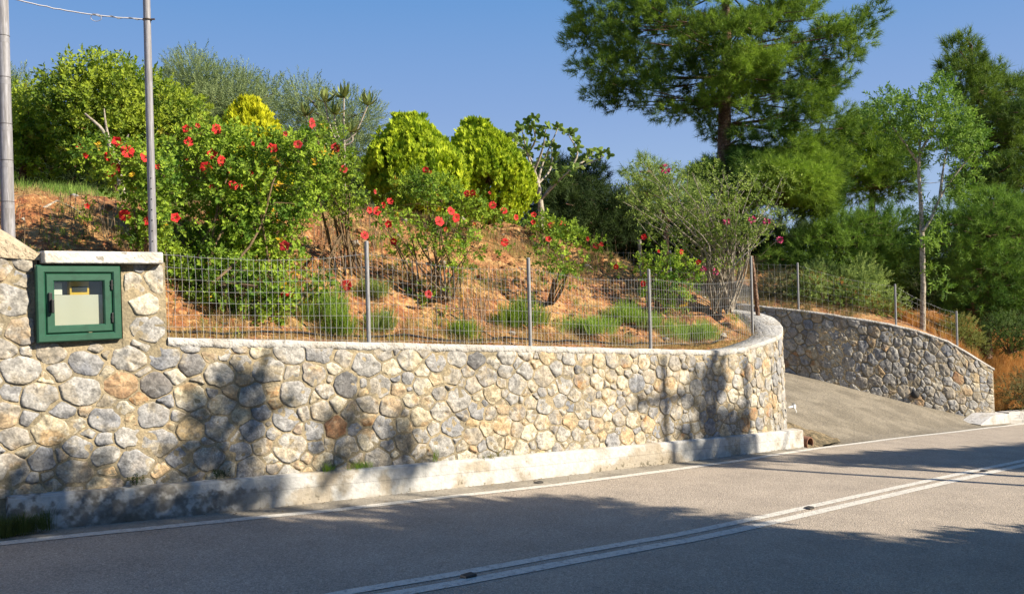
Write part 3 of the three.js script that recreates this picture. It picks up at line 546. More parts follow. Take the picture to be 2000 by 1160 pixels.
// ------------------------------------------------------------------ poles and the wire between them
const polePipe = std({ map: galvT, color: 0xe6e4e8, metalness: .1, roughness: .6 });
const p1 = thing('metal_pole', 'thick grey pipe pole with banded joints at the left edge', 'pole', W(2.12, 9.6, 2.5));
const p2 = thing('metal_pole', 'thin grey metal pole standing behind the white pier cap', 'pole', W(3.43, 9.42, 2.55));
{
  const g = new THREE.CylinderGeometry(.046, .062, 5.4, 20); g.translate(0, 2.5, 0); part('shaft', g, polePipe, p1);
  for (const y of [.55, .95, 1.3, 1.75, 2.15, 2.6]) { const rad = .0625 - .0032 * y, r = new THREE.CylinderGeometry(rad, rad, .035 + .03 * (y % .4), 20); r.translate(0, y, 0); part('joint_band', r, polePipe, p1); const w = new THREE.TorusGeometry(rad, .003, 5, 20); w.rotateX(Math.PI / 2); w.translate(0, y + .05, 0); part('wire_tie', w, std({ color: 0x555050, roughness: .6 }), p1); }
  const h = new THREE.CylinderGeometry(.034, .041, 4.6, 16); h.translate(0, 2.1, 0); part('shaft', h, polePipe, p2);
  const A = at(300, 38, -p2.position.z), c = new THREE.TorusGeometry(.043, .007, 6, 18); c.rotateX(Math.PI / 2); c.translate(0, A.y - p2.position.y, 0); part('clamp', c, std({ color: 0x4a4038, roughness: .7 }), p2);
  const bolt = new THREE.BoxGeometry(.05, .014, .014); bolt.translate(.06, A.y - p2.position.y, .01); part('clamp_bolt', bolt, std({ color: 0x4a3a30 }), p2);
  for (let k = 0; k < 7; k++) { const d = new THREE.CylinderGeometry(.007, .007, .004, 10); d.rotateX(Math.PI / 2); d.translate(.012, .28 + k * .11, .0395 - .0004 * k); part('bolt_hole', d, std({ color: 0x2a2a2c }), p2); }
  const cab = thing('overhead_wire', 'slack grey wire with a tied loop strung between the two poles', 'wire', A), end = at(-20, -14, -p1.position.z), P = []; A.x -= .05;
  for (let k = 0; k <= 24; k++) { const p = A.clone().lerp(end, k / 24); p.y -= .05 * Math.sin(k / 24 * Math.PI) + .008 * pn(k * .9, 3); P.push(p); }
  const B = new MB(); tube(B, P, .0065, 6); wpart('wire', B, std({ color: 0xb4b2b4, roughness: .6 }), cab);
  const T = new MB(); tube(T, P.slice(0, 10).map((p, k) => p.clone().add(V(0, .012 * Math.sin(k * 2.2), .012 * Math.cos(k * 2.2)))), .004, 5); wpart('wrap', T, std({ color: 0x8c8a8a }), cab);
  const L = new MB(), q = P[9]; tube(L, Array.from({ length: 15 }, (_, k) => { const a = k / 14 * 6.0 + .6; return q.clone().add(V(.055 * Math.cos(a) + .03, -.03 + .034 * Math.sin(a), .01 * Math.sin(a))); }), .0035, 5); wpart('loop', L, std({ color: 0xb4b2b4 }), cab);
}

// ------------------------------------------------------------------ fences of welded wire on tube posts
const wireM = std({ color: 0xd4d4d2, metalness: .1, roughness: .5 });
function postGeo(h) { const g = new THREE.CylinderGeometry(.028, .028, h, 12); g.translate(0, h / 2 - .05, 0); const c = new THREE.SphereGeometry(.029, 12, 6, 0, 6.283, 0, 1.57); c.scale(1, .4, 1); c.translate(0, h - .05, 0); return mergeGeometries([g, c]); }
function wirePanel(a, b, ha, hb, parent, dx, rows, thin = 1) {             // a and b are the feet of the posts
  const B = new MB(), L = a.distanceTo(b), n = Math.max(2, Math.round(L / dx)), P = (t, k) => { const p = a.clone().lerp(b, t); p.y += k * lerp(ha, hb, t) * (1 - .07 * Math.sin(t * Math.PI) * k) + .012 * pn(t * 6, k * 5, L); p.x += .02 * pn(t * 5, k * 3, 7); p.z += .03 * pn(t * 4, k * 3, 2); return p; };
  for (let i = 0; i <= n; i++) tube(B, [0, .33, .66, 1.03].map((k) => P(i / n, k)), .0016 * thin, 3);
  for (let j = 0; j <= rows; j++) tube(B, Array.from({ length: 13 }, (_, k) => P(k / 12, .02 + .98 * j / rows)), (j === rows ? .0024 : .0018) * thin, 3);
  wpart('wire_mesh', B, wireM, parent, 'stuff');
}
reseed(51);
const fence = thing('wire_fence', 'welded wire fence on grey tube posts standing behind the white coping of the long wall', 'fence', W(6.17, 9.3, 1.8));
{
  const spots = [[3.5, 9.42, 1.8, 0], [6.17, 9.3, 1.8, 1.24], [8.98, 9.3, 1.82, 1.24], [11.74, 9.36, 1.82, 1.28], [14.98, 9.72, 2.05, 1.6], [16.2, 11.0, 2.66, .95], [15.7, 13.0, 2.8, .95]];
  const seen = [null, [720, 668, 9.34], [1036, 673, 9.32], [1271, 678, 9.38], [1471, 661, 9.72]], feet = spots.map((p, i) => (seen[i] ? atQ(...seen[i]) : W(p[0], p[1], p[2])));
  spots.forEach((p, i) => { if (p[3]) { const m = part('post', postGeo(p[3] + .05), galv, fence); m.position.copy(feet[i]).sub(fence.position); } });
  for (let i = 0; i < 6; i++) { const h = (k) => Math.min(spots[k][3] || 1.02, 1.3) * .88; wirePanel(feet[i], feet[i + 1], h(i), h(i + 1), fence, .075, 7); }
  const s = thing('wooden_stake', 'weathered brown wooden stake beside the last fence post of the long wall', 'stake', atQ(1489, 652, 10.25)), top = atQ(1468, 500, 10.3), B = new MB();
  tube(B, bend(s.position.clone().add(V(0, -.1, 0)), top, 6, .01), taper(.05, .042), 8, .3); wpart('stake', B, bark, s);
  const s2 = thing('wooden_stake', 'grey wooden post standing behind the earth mound left of the red flower', 'stake', atQ(1254, 560, 11.4)), B2 = new MB();
  tube(B2, bend(s2.position.clone(), atQ(1250, 468, 11.4), 5, .012), taper(.045, .04), 8, .3); wpart('stake', B2, paleBark, s2);
}
const fence2 = thing('wire_fence', 'wire fence on thin grey posts along the top of the far driveway wall', 'fence', W(24.7, 10.3, 2.4));
{
  const us = [13.2, 9.0, 5.35, 2.72, .98, .1], feet = us.map((u) => farLine.face(u, farTop(u) - .02, -.2)), hs = [1.4, 1.4, 1.34, 1.16, 1.05, .9];
  us.forEach((u, i) => { if (i < 5) { const m = part('post', postGeo(hs[i] + .05), galv, fence2); m.position.copy(feet[i]).sub(fence2.position); } if (i < 4) wirePanel(feet[i], feet[i + 1], hs[i] * .95, hs[i + 1] * .95, fence2, .16, 6, .75); });
}

// ------------------------------------------------------------------ road studs, tap, hose, pipe
{
  const st = (px, py, q, label) => { const r = ray(px, py), [s0, q0] = SQ(r), k = EYE / (-r.y - GRADE * s0), p = r.multiplyScalar(k), t = thing('road_stud', label, 'road stud', p, undefined, ANG); const g = new RoundedBoxGeometry(.11, .024, .09, 2, .011); g.translate(0, .012, 0); part('body', g, std({ color: 0x33302c, roughness: .8 }), t); for (const sx of [-1, 1]) { const f = new THREE.BoxGeometry(.006, .014, .07); f.rotateZ(sx * .5); f.translate(sx * .054, .016, 0); part('reflector', f, std({ color: 0x5c5a56, roughness: .3 }), t); } };
  st(915, 1127, 0, 'dark reflector stud nearest the lens between the two white centre lines'); st(1581, 994, 0, 'dark reflector stud in the sunlit middle of the double white line'); st(1923, 921, 0, 'dark reflector stud far up the double white line near the right edge'); st(1052, 944, 0, 'dark reflector stud on the white edge line below the kerb');
  const tap = thing('water_tap', 'small white water tap fixed to the curved end of the wall above the driveway', 'tap', at(1551, 794, 17.25), undefined, ANG), B = new MB();
  const w = std({ color: 0xd8d8d4, roughness: .4 }), bx = new RoundedBoxGeometry(.07, .08, .07, 2, .012); part('body', bx, w, tap); tube(B, [V(0, -.03, 0), V(.03, -.08, .03), V(.035, -.12, .03)], .012, 7); part('spout', B.geo(), w, tap); const hd = new THREE.CylinderGeometry(.012, .012, .06, 8); hd.rotateZ(1.57); hd.translate(0, .055, 0); part('handle', hd, std({ color: 0x55585a }), tap); const pl = new THREE.CylinderGeometry(.018, .018, .2, 10); pl.rotateZ(1.57); pl.translate(-.1, 0, 0); part('feed_pipe', pl, w, tap);
  const C = W(15.83, 9.0, .06), pipe = thing('drain_pipe', 'round terracotta drain pipe opening in the gully at the kerb end', 'drain pipe', C), T = new MB(), inn = W(15.83, 9.9, .1).sub(C).normalize();
  tube(T, [C.clone().addScaledVector(inn, .75), C.clone().addScaledVector(inn, .0)], .125, 20); T.i.splice(-60); const T2 = new MB(); tube(T2, [C.clone().addScaledVector(inn, -.004), C.clone().addScaledVector(inn, .74)], .102, 20);
  const rim = new MB(); for (let k = 0; k < 20; k++) { const f = (r, a) => C.clone().addScaledVector(inn, -.002).add(V(DX, 0, DZ).multiplyScalar(Math.cos(a) * r)).add(V(0, Math.sin(a) * r, 0)), a = k / 20 * 6.2832, b = (k + 1) / 20 * 6.2832; rim.q(rim.vv(f(.102, a)), rim.vv(f(.125, a)), rim.vv(f(.125, b)), rim.vv(f(.102, b))); }
  const terra = std({ color: C3(.2, .095, .055), roughness: .85 }); wpart('barrel', T, terra, pipe); wpart('bore', T2, terra, pipe); wpart('rim', rim, terra, pipe);
  reseed(77);
  const H = thing('irrigation_hose', 'black irrigation hose lying on the earth along the inside of the coping', 'hose', W(9, 9.6, 1.8)), P = [];
  for (let s = 3.55; s < 14.4; s += .25) { const q = kerbQ(s) + .09 + .68 + .12 * pn(s * .6, 2) + (s > 13 ? (s - 13) * .12 : 0); P.push(W(s, q, (soilH(s, q) ?? 1.75) + .05 + .05 * Math.max(0, pn(s * .8, 5)))); }
  const HB = new MB(); tube(HB, smooth(P, 160), .016, 7); wpart('hose', HB, std({ color: 0x1b1b1d, roughness: .6 }), H);
}

// ------------------------------------------------------------------ hibiscus
reseed(201);
const petalGeo = (open) => { const B = new MB(); for (let k = 0; k < 5; k++) { const az = k / 5 * 6.283 + rr(-.1, .1), ca = Math.cos(az), sa = Math.sin(az), id = [], N = 4, M = 4; for (let i = 0; i <= N; i++) for (let j = 0; j <= M; j++) { const t = i / N, x = (j / M - .5) * 2, w = .052 * Math.sin(Math.min(1, t * 1.25 + .12) * 1.75) * (.35 + .65 * t), r = .012 + .075 * t * open, z = .055 * t * (1.25 - open) + .03 * t * (1 - t) + .008 * Math.sin(x * 6 + k) * t + .006 * x * t; id.push(B.v(ca * r - sa * x * w, sa * r + ca * x * w, z + .01 * k * .3, t, x)); } for (let i = 0; i < N; i++) for (let j = 0; j < M; j++) { const a = i * (M + 1) + j; B.q(id[a], id[a + 1], id[a + M + 2], id[a + M + 1]); } } return B.geo(); };
const stamenGeo = (() => { const B = new MB(); tube(B, [V(0, 0, 0), V(.004, -.004, .05), V(.006, -.012, .085)], (t) => .003 + .002 * t, 5); for (let k = 0; k < 7; k++) { const b = V(.005 + rr(-.006, .006), -.01 + rr(-.006, .006), rr(.06, .09)); leaf(B, b, V(rr(-1, 1), rr(-1, 1), .4).normalize(), UP, .012, .007); } return B.geo(); })();
const petals = [petalGeo(1), petalGeo(.85), petalGeo(.65), petalGeo(.4)], redM = new THREE.MeshPhysicalMaterial({ color: C3(.62, .006, .006), roughness: .8, transmission: .2, thickness: 0, side: THREE.DoubleSide }), stamM = std({ color: C3(.5, .25, .04) });
const stemBark = std({ map: paleBarkT, color: 0xb09c80 }), reds = [redM, redM, [.42, .005, .006], [.6, .05, .03]].map((c) => { if (!Array.isArray(c)) return c; const m = redM.clone(); m.color = C3(...c); return m; });
function hibiscus(o) {
  const cl = o.outlines.flatMap((u) => clumps(u.P, u.Z ?? o.Z, u.depth ?? o.depth, u.n, u.r0 ?? .13, u.r1 ?? .26, { gap: .42, tight: .5 }));
  const spots = o.flowers.map(([x, y, k = 1]) => ({ p: at(x, y, o.Z - (o.front ?? o.depth) * rr(.55, .95)), k }));
  for (const f of spots) cl.push({ p: f.p.clone().add(V(.02, -.08, -.14)), r: .13 });
  const t = thing(o.name ?? 'hibiscus_bush', o.label, 'hibiscus', o.base, undefined);
  const B = new MB(), stems = [];
  for (let k = 0; k < (o.stems ?? 9); k++) { const c = pick(cl), b = o.base.clone().add(V(rr(-1, 1) * (o.foot ?? .25), 0, rr(-1, 1) * (o.foot ?? .25))); const pts = bend(b.setY(b.y - .06), c.p, 8, .07, -.06); stems.push(pts); tube(B, pts, taper(rr(.014, .024), .005), 6, .2); }
  for (const p of o.sticks ?? []) { stems.push(p.pts); tube(B, p.pts, p.r, 7, .2); }
  for (const c of cl) { let best = null, bd = 9; for (const s of stems) for (let k = 3; k < s.length; k++) { const d = s[k].distanceTo(c.p); if (d < bd) { bd = d; best = s[k]; } } if (best && bd > .06) tube(B, bend(best, c.p, 4, .08, -.05), taper(.006, .0025), 4); }
  wpart('stems', B, o.bark ?? stemBark, t);
  foliage(t, 'foliage', G.hib, leafM, leafItems(cl, (o.per ?? 620) * 1.3, { ref: 1, colors: o.colors ?? COL.hib, size: [.5, 1.0], shell: .75, up: .25, out: .5, odd: [.008, C3(.6, .38, .02)], patch: 2.2, ...o.leaf }));
  for (const f of spots) {
    const g = part('flower', petals[f.k < 1 ? 3 : Math.floor(rr(0, 2.99))], f.k < 1 ? pick(reds.slice(1)) : pick(reds.slice(0, 3)), t), d = f.p.clone().normalize().multiplyScalar(-1).multiplyScalar(1.1).addScaledVector(SUN, .5).add(V(rr(-.9, .9), rr(-.5, .4), rr(-.6, .6))).normalize();
    g.position.copy(f.p).sub(t.position); g.quaternion.setFromUnitVectors(V(0, 0, 1), d); g.rotateZ(R() * 6); g.scale.setScalar(f.k < 1 ? .6 : rr(.66, .86));
    part('stamen', stamenGeo, stamM, g);
  }
  return t;
}
const ground = (s, q) => W(s, q, soilH(s, q) ?? 1.8);
const SQground = (px, py, q) => { const p = atQ(px, py, q), [s] = SQ(p); return ground(s, q); };
hibiscus({ label: 'red flowering hibiscus bush at left around the foot of the thin pole', Z: 10.6, depth: .5, base: ground(3.75, 10.75), stems: 7, foot: .2, per: 430,
  outlines: [{ P: [[192, 300], [250, 262], [312, 250], [345, 330], [330, 480], [270, 470], [230, 380], [200, 345]], n: 34 }, { P: [[150, 300], [190, 262], [215, 300], [195, 340], [160, 320]], n: 4 }, { P: [[225, 480], [250, 400], [330, 400], [330, 485]], n: 10 }],
  flowers: [[228, 277], [247, 296], [208, 305], [222, 330], [211, 341], [283, 308], [243, 420], [286, 433], [341, 426], [166, 403, .5], [152, 285, .5], [163, 305, .5], [307, 326, .5]] });
hibiscus({ label: 'largest hibiscus bush, dense and leafy, behind the first bay of fence', Z: 11.7, depth: .75, base: ground(4.9, 10.9), stems: 20, foot: .8, per: 620,
  outlines: [{ P: [[318, 290], [360, 238], [430, 240], [520, 258], [590, 256], [640, 300], [652, 360], [610, 440], [575, 530], [500, 560], [420, 545], [335, 520], [316, 400]], n: 195, r0: .11, r1: .23 }, { P: [[312, 480], [420, 480], [520, 515], [575, 560], [550, 650], [420, 672], [315, 672]], n: 120, Z: 11.0, depth: .35, r0: .1, r1: .22 }],
  flowers: [[364, 252], [384, 247, .5], [366, 277], [421, 252], [414, 302], [402, 327], [429, 314], [362, 309, .5], [556, 481], [581, 283], [606, 241], [454, 362], [466, 364, .5], [487, 337, .5], [531, 290], [490, 282, .5], [555, 262, .5], [546, 580], [567, 574], [450, 335, .5], [412, 365, .5], [326, 506, .5]],
  sticks: [{ pts: bend(atQ(540, 645, 10.1), atQ(628, 530, 10.6), 6, .015), r: taper(.036, .026) }] });
hibiscus({ label: 'tall thin hibiscus bush right of the largest one, in front of the rosette plant', Z: 12.9, depth: .45, base: ground(6.9, 11.3), stems: 10, foot: .25, per: 360,
  outlines: [{ P: [[600, 250], [640, 232], [690, 300], [705, 370], [690, 440], [640, 430], [600, 350]], n: 44 }, { P: [[580, 540], [620, 535], [660, 560], [655, 600], [600, 605]], n: 10, Z: 11.6, depth: .2 }],
  flowers: [[622, 322], [654, 289], [670, 331], [607, 240], [676, 557], [664, 584], [711, 460]], colors: [C3(.1, .19, .018), C3(.28, .38, .03)] });
hibiscus({ label: 'leggy hibiscus bush with pale bare stems behind the second bay of fence', Z: 13.4, depth: .6, base: ground(8.2, 10.9), stems: 30, foot: .35, per: 330,
  outlines: [{ P: [[730, 420], [760, 385], [820, 400], [880, 430], [960, 440], [985, 490], [940, 520], [880, 540], [800, 520], [740, 500]], n: 42, r0: .1, r1: .2 }, { P: [[800, 560], [900, 550], [900, 640], [840, 645]], n: 12, r0: .08, r1: .16 }],
  flowers: [[759, 437], [770, 472], [857, 433], [879, 413], [889, 425], [985, 473], [836, 575], [870, 448, .5], [735, 412], [719, 411]] });
hibiscus({ label: 'hibiscus bush high on the mound at the foot of the two round conifers', Z: 16.4, depth: .5, base: ground(10.2, 13.0), stems: 10, foot: .5, per: 420,
  outlines: [{ P: [[760, 400], [775, 345], [830, 320], [890, 360], [930, 390], [1000, 410], [1000, 440], [930, 440], [850, 425]], n: 50 }],
  flowers: [[831, 332], [840, 336, .5], [912, 378], [924, 376], [955, 378, .5], [962, 401], [984, 412], [1006, 425], [925, 438, .5], [730, 375], [761, 393], [747, 401]] });
hibiscus({ label: 'small hibiscus grown as a single stemmed tree behind the third bay of fence', Z: 14.9, depth: .4, base: ground(10.6, 10.85), stems: 5, foot: .05, per: 330,
  outlines: [{ P: [[1025, 480], [1070, 445], [1130, 460], [1155, 520], [1115, 560], [1060, 545], [1035, 510]], n: 26, r0: .1, r1: .19 }],
  flowers: [[1071, 468]], sticks: [{ pts: bend(ground(10.6, 10.85), at(1082, 545, 14.9), 6, .02), r: taper(.03, .024) }] });
hibiscus({ label: 'low hibiscus hedge bush along the mound crest below the fig tree', Z: 18.0, depth: .4, base: ground(12.8, 13.0), stems: 8, foot: .8, per: 420,
  outlines: [{ P: [[1010, 440], [1050, 418], [1110, 432], [1180, 475], [1175, 495], [1110, 470], [1050, 458]], n: 24 }],
  flowers: [[1042, 420], [1041, 435], [1075, 440], [1098, 438], [1146, 467], [1164, 480], [1174, 478]] });
hibiscus({ label: 'hibiscus bush inside the curve of the wall left of the bare branched shrub', Z: 16.6, depth: .45, base: ground(13.4, 10.8), stems: 10, foot: .2, per: 380,
  outlines: [{ P: [[1245, 480], [1290, 480], [1350, 500], [1380, 560], [1330, 610], [1270, 630], [1245, 570]], n: 40, r0: .12, r1: .22 }],
  flowers: [[1258, 463], [1329, 492], [1285, 492, .5], [1365, 512], [1204, 521], [1256, 553]] });

// ------------------------------------------------------------------ conifers clipped round
function thuja(label, cx, y0, y1, rpx, Z, colors, n, lean = 0) {
  const b = at(cx, y1, Z), top = at(cx, y0, Z), h = top.y - b.y, rad = rpx * Z / FPX, t = thing('round_conifer', label, 'conifer', b), items = [];
  const prof = (k) => Math.pow(Math.sin(Math.PI * clamp(.12 + .80 * k, 0, 1)), .75) * (1 - .52 * Math.pow(k, 2.4)) * (k > .9 ? Math.sqrt((1 - k) / .1) * .96 + .04 : 1);
  for (let i = 0; i < n / 16; i++) {                                // each plume is a handful of sprays, one above the other
    const k0 = Math.pow(R(), .8), a0 = R() * 6.283, dep = .5 * Math.pow(R(), 1.5) - .05 * R(), ln = rr(.16, .42), stray = R() < .06 ? rr(.05, .2) : 0, tone = clamp(.5 + .5 * pn(a0 * 2, k0 * 5) + rr(-.3, .3), 0, 1);
    for (let j = 0; j < 16; j++) { const f = R(), k = Math.min(.99, k0 * 1.03 - .03 + f * ln / h), a = a0 + rr(-.05, .05) * (1.3 - f) / rad, lump = 1 + .09 * pn(Math.cos(a0) * 2.2 + lean * 9, k0 * 4, Math.sin(a0) * 2.2), r = rad * prof(k) * (1 - dep) * lump + .05 * (1 - f) * rr(0, 1) + .05 + stray * f, p = b.clone().add(V(Math.cos(a) * r + lean * k * k, h * k * (1 + stray * .25), Math.sin(a) * r)); items.push({ p, d: V(Math.cos(a) * .22 + rr(-.18, .18), 1, Math.sin(a) * .22 + rr(-.18, .18)).normalize(), s: rr(.55, 1.0) * (R() < .04 ? 1.6 : 1), c: colors[0].clone().lerp(colors[1], clamp(tone + rr(-.25, .25), 0, 1)) }); }
  }
  foliage(t, 'foliage', G.thuja, leafMat(.3), items);
  const B = new MB(); tube(B, [b.clone().add(V(0, -.15, 0)), b.clone().add(V(0, h * .8, 0))], taper(.07, .02), 7); for (let i = 0; i < 26; i++) { const k = .05 + .8 * R(), a = R() * 6.283, r = rad * prof(k) * .8; tube(B, [b.clone().add(V(0, h * k * .7, 0)), b.clone().add(V(Math.cos(a) * r, h * k, Math.sin(a) * r))], .012, 4); }
  wpart('branches', B, bark, t);
}
reseed(301);
thuja('golden yellow conifer top showing behind the largest hibiscus bush', 490, 205, 420, 75, 15.6, COL.gold, 12000);
thuja('left of two round yellow green conifers on top of the mound', 818, 236, 432, 98, 18.2, COL.thuja, 24000, -.16);
thuja('right of two round yellow green conifers on top of the mound', 955, 246, 442, 92, 19.6, COL.thuja, 24000, -.2);

// ------------------------------------------------------------------ fig and rosette plant with leaves one can count
{
  reseed(331);
  const Z = 22, t = thing('fig_tree', 'young fig tree with pale trunk and large lobed leaves on the mound crest', 'fig tree', at(1058, 440, Z)), B = new MB();
  tube(B, smooth(trunkPx([[1058, 450], [1056, 400], [1050, 360], [1043, 335]], Z), 10), taper(.085, .05), 9, .2); wpart('trunk', B, paleBark, t);
  const ends = [[[1046, 345], [1030, 300], [1020, 255], 0], [[1046, 345], [1035, 305], [1000, 270], .5], [[1043, 335], [1060, 290], [1066, 250], -.4], [[1050, 360], [1060, 320], [1090, 250], .3], [[1057, 390], [1085, 360], [1110, 335], -.5], [[1110, 335], [1128, 300], [1110, 262], 0], [[1110, 335], [1140, 315], [1160, 298], .4], [[1057, 390], [1090, 350], [1180, 305], -.2], [[1043, 335], [1025, 320], [985, 270], -.6], [[1050, 360], [1075, 330], [1078, 285], .7], [[1030, 300], [1045, 275], [1040, 238], -.5]];
  const L = [0, 1, 2].map(() => { const B2 = new MB(), c = B2.v(0, .02, 0), ring = []; for (let k = 0; k <= 20; k++) { const a = -2.5 + k / 20 * 5.0, r = .055 + .105 * Math.pow(Math.abs(Math.cos(a * 1.8)), 1.1) * (1 - .14 * Math.abs(a)) + rr(-.006, .006); ring.push(B2.v(Math.sin(a) * r, .05 + Math.cos(a) * r * 1.1, -.03 * r / .1 * (.6 + Math.abs(Math.sin(a * 1.8))) + rr(-.01, .01))); } const m = B2.v(0, .09, .015); for (let k = 0; k < 20; k++) B2.t(m, ring[k], ring[k + 1]); B2.t(c, ring[0], m); B2.t(c, m, ring[20]); return B2.geo(); });
  const mats = [C3(.15, .23, .04), C3(.2, .29, .05), C3(.11, .18, .03), C3(.27, .36, .08)].map((c) => { const m = leafMat(.4); m.color = c; return m; });
  for (const e of ends) {
    const pts = smooth(trunkPx(e.slice(0, 3).map((p, i) => [...p, e[3] * i * .5]), Z), 8), b = new MB(); tube(b, pts, taper(.036, .012), 6, .2); wpart('branch', b, paleBark, t);
    for (let k = 0; k < 14; k++) { const m = part('leaf', pick(L), pick(mats), t), a = R() * 6.283, el = rr(.6, 1.7), d = V(Math.sin(el) * Math.cos(a), Math.cos(el), Math.sin(el) * Math.sin(a)); m.position.copy(pts[8 - (k > 10 ? 4 : k > 6 ? 2 : 0)]).sub(t.position).addScaledVector(d, .07).add(V(0, rr(-.05, .04), 0)); m.quaternion.setFromUnitVectors(UP, d); m.rotateY(rr(-.8, .8) + (R() < .5 ? Math.PI : 0)); m.scale.setScalar(rr(.65, 1.05)); }
  }
  const Zp = 15, r = thing('rosette_plant', 'branching succulent with bare pale stems ending in leaf rosettes above the hibiscus', 'plant', at(672, 400, Zp)), pt = (l) => smooth(trunkPx(l, Zp), 8);
  const stems = [[[672, 420], [671, 340], [672, 278]], [[672, 278], [692, 262], [718, 205]], [[673, 300], [671, 250], [671, 190]], [[672, 300], [645, 250], [634, 198]], [[672, 290], [655, 250], [653, 222]], [[665, 320], [620, 260], [597, 226]], [[672, 285], [688, 275], [685, 258]]];
  const leaves = [C3(.2, .25, .06), C3(.26, .3, .09), C3(.15, .2, .05)].map((c) => { const m = leafMat(.3); m.color = c; return m; }), lg = [0, 1].map(() => { const b = new MB(), id = []; for (let k = 0; k <= 5; k++) { const u = k / 5, w = .036 * Math.sin(Math.PI * Math.min(1, .15 + u * .85)), y = .24 * u, z = -.1 * u * u; id.push([b.v(-w, y, z + .008), b.v(0, y, z - .006), b.v(w, y, z + .008)]); if (k) for (let j = 0; j < 2; j++) b.q(id[k - 1][j], id[k - 1][j + 1], id[k][j + 1], id[k][j]); } return b.geo(); });
  stems.forEach((s, i) => { const p = pt(s), b = new MB(); tube(b, p, taper(i ? .016 : .03, i ? .013 : .022), 7, .15); wpart('stem', b, paleBark, r); if (i) for (let k = 0; k < 13; k++) { const m = part('leaf', pick(lg), pick(leaves), r), a = k * 2.4, el = rr(.5, 1.75); m.position.copy(p[8]).sub(r.position); m.quaternion.setFromUnitVectors(UP, V(Math.sin(el) * Math.cos(a), Math.cos(el), Math.sin(el) * Math.sin(a))); m.rotateY(-a + Math.PI / 2); m.scale.setScalar(rr(.75, 1.1)); } });
}

// ------------------------------------------------------------------ bougainvillea, mostly bare
{
  reseed(351);
  const Z = 17.6, base = at(1412, 612, Z), t = thing('bougainvillea_shrub', 'tangled bougainvillea with bare grey branches and few pink flowers at the wall curve', 'bougainvillea', base), B = new MB(), tips = [];
  const foot = [[1395, 612], [1408, 615], [1420, 612], [1430, 610]];
  const fan = [[1232, 345], [1228, 400], [1262, 320], [1275, 390], [1300, 345], [1310, 420], [1335, 350], [1350, 400], [1370, 345], [1385, 380], [1405, 330], [1412, 370], [1430, 345], [1445, 380], [1462, 350], [1490, 345], [1525, 345], [1510, 395], [1540, 430], [1500, 440], [1480, 410], [1330, 460], [1290, 430], [1250, 430], [1360, 450], [1420, 420], [1395, 430], [1460, 450]];
  for (const f of fan) for (let k = 0; k < 2; k++) {
    const a = trunkPx([[...pick(foot), rr(-.15, .15)]], Z)[0], e = at(f[0] + rr(-18, 18), f[1] + rr(-14, 14), Z + rr(-1.1, 1.1)), m = a.clone().lerp(e, .45).add(V((e.x - a.x) * -.2 + rr(-.22, .22), rr(0, .4), rr(-.3, .3))), c = smooth([a, a.clone().lerp(m, .55).add(V(rr(-.05, .05), 0, rr(-.05, .05))), m, m.clone().lerp(e, .55).add(V(rr(-.2, .2), rr(-.12, .2), rr(-.2, .2))), e], 16);
    tube(B, c, taper(rr(.016, .028), .004, .7), 5, .25); tips.push(c[16], c[13]);
    for (let j = 0; j < 4; j++) { const q = c[6 + Math.floor(R() * 9)], g = q.clone().add(V(rr(-.4, .4), rr(.05, .5), rr(-.4, .4))); tube(B, bend(q, g, 4, .1), taper(.006, .002), 4); if (R() < .6) tips.push(g); }
  }
  wpart('branches', B, paleBark, t);
  foliage(t, 'foliage', G.boug, leafM, leafItems(tips.map((p) => ({ p, r: rr(.1, .26) })), 290, { ref: 1, colors: [C3(.12, .19, .03), C3(.28, .37, .06)], size: [.9, 1.6], shell: .8 }));
  const pink = new THREE.MeshPhysicalMaterial({ color: C3(.5, .02, .13), roughness: .8, transmission: .3, thickness: 0 });
  const fg = (() => { const b = new MB(); for (let k = 0; k < 16; k++) { const d = V(rr(-1, 1), rr(-.6, 1), rr(-1, 1)).normalize(); leaf(b, d.clone().multiplyScalar(.04), d, V(d.z, d.x, d.y).cross(d).normalize(), .06, .05, .2, .2); } return b.geo(); })();
  for (const [x, y] of [[1420, 433], [1470, 429], [1524, 468], [1374, 526], [1399, 530], [1300, 330], [1498, 432]]) { const m = part('flower', fg, pink, t); m.position.copy(at(x, y, Z - .9)).sub(t.position); m.rotation.set(R() * 6, R() * 6, 0); m.scale.setScalar(rr(.8, 1.2)); const b = new MB(); tube(b, bend(at(x, y, Z - .9), at(lerp(x, 1415, .35), lerp(y, 560, .35), Z - .4), 5, .06), .005, 4); wpart('twig', b, paleBark, t); }
}

// ------------------------------------------------------------------ trees and shrubs behind
reseed(401);
const GB = 'green shrubs behind the mound at left';
const lemon = (label, P, Z, n, base, extra = {}) => plant({ name: 'citrus_tree', label, category: 'tree', base: at(base[0], base[1], Z), trunk: smooth(trunkPx([base, [base[0] + 6, base[1] - 60], [base[0], base[1] - 130]], Z), 8), r: taper(.09, .03), lr: .025, clumps: clumps(P, Z, 1.1, n, .3, .6, { gap: .42 }), geos: G.citrus, per: 330, leaf: { colors: COL.citrus, size: [.7, 1.25], shell: .7, odd: [.01, C3(.3, .28, .03)] }, ...extra });
lemon('bright green citrus tree at the far left behind the thick pole', [[-60, 190], [20, 172], [60, 170], [110, 200], [125, 270], [100, 350], [-60, 350]], 17, 44, [40, 370]);
lemon('tallest bright green citrus tree between the two poles', [[85, 180], [100, 118], [135, 130], [165, 105], [205, 108], [250, 125], [290, 118], [305, 160], [310, 250], [280, 320], [200, 340], [110, 320]], 16.2, 80, [225, 380]);
lemon('bright green citrus tree behind the thin pole beside the olives', [[285, 190], [320, 165], [360, 170], [388, 200], [390, 260], [350, 300], [290, 300]], 17, 34, [330, 380]);
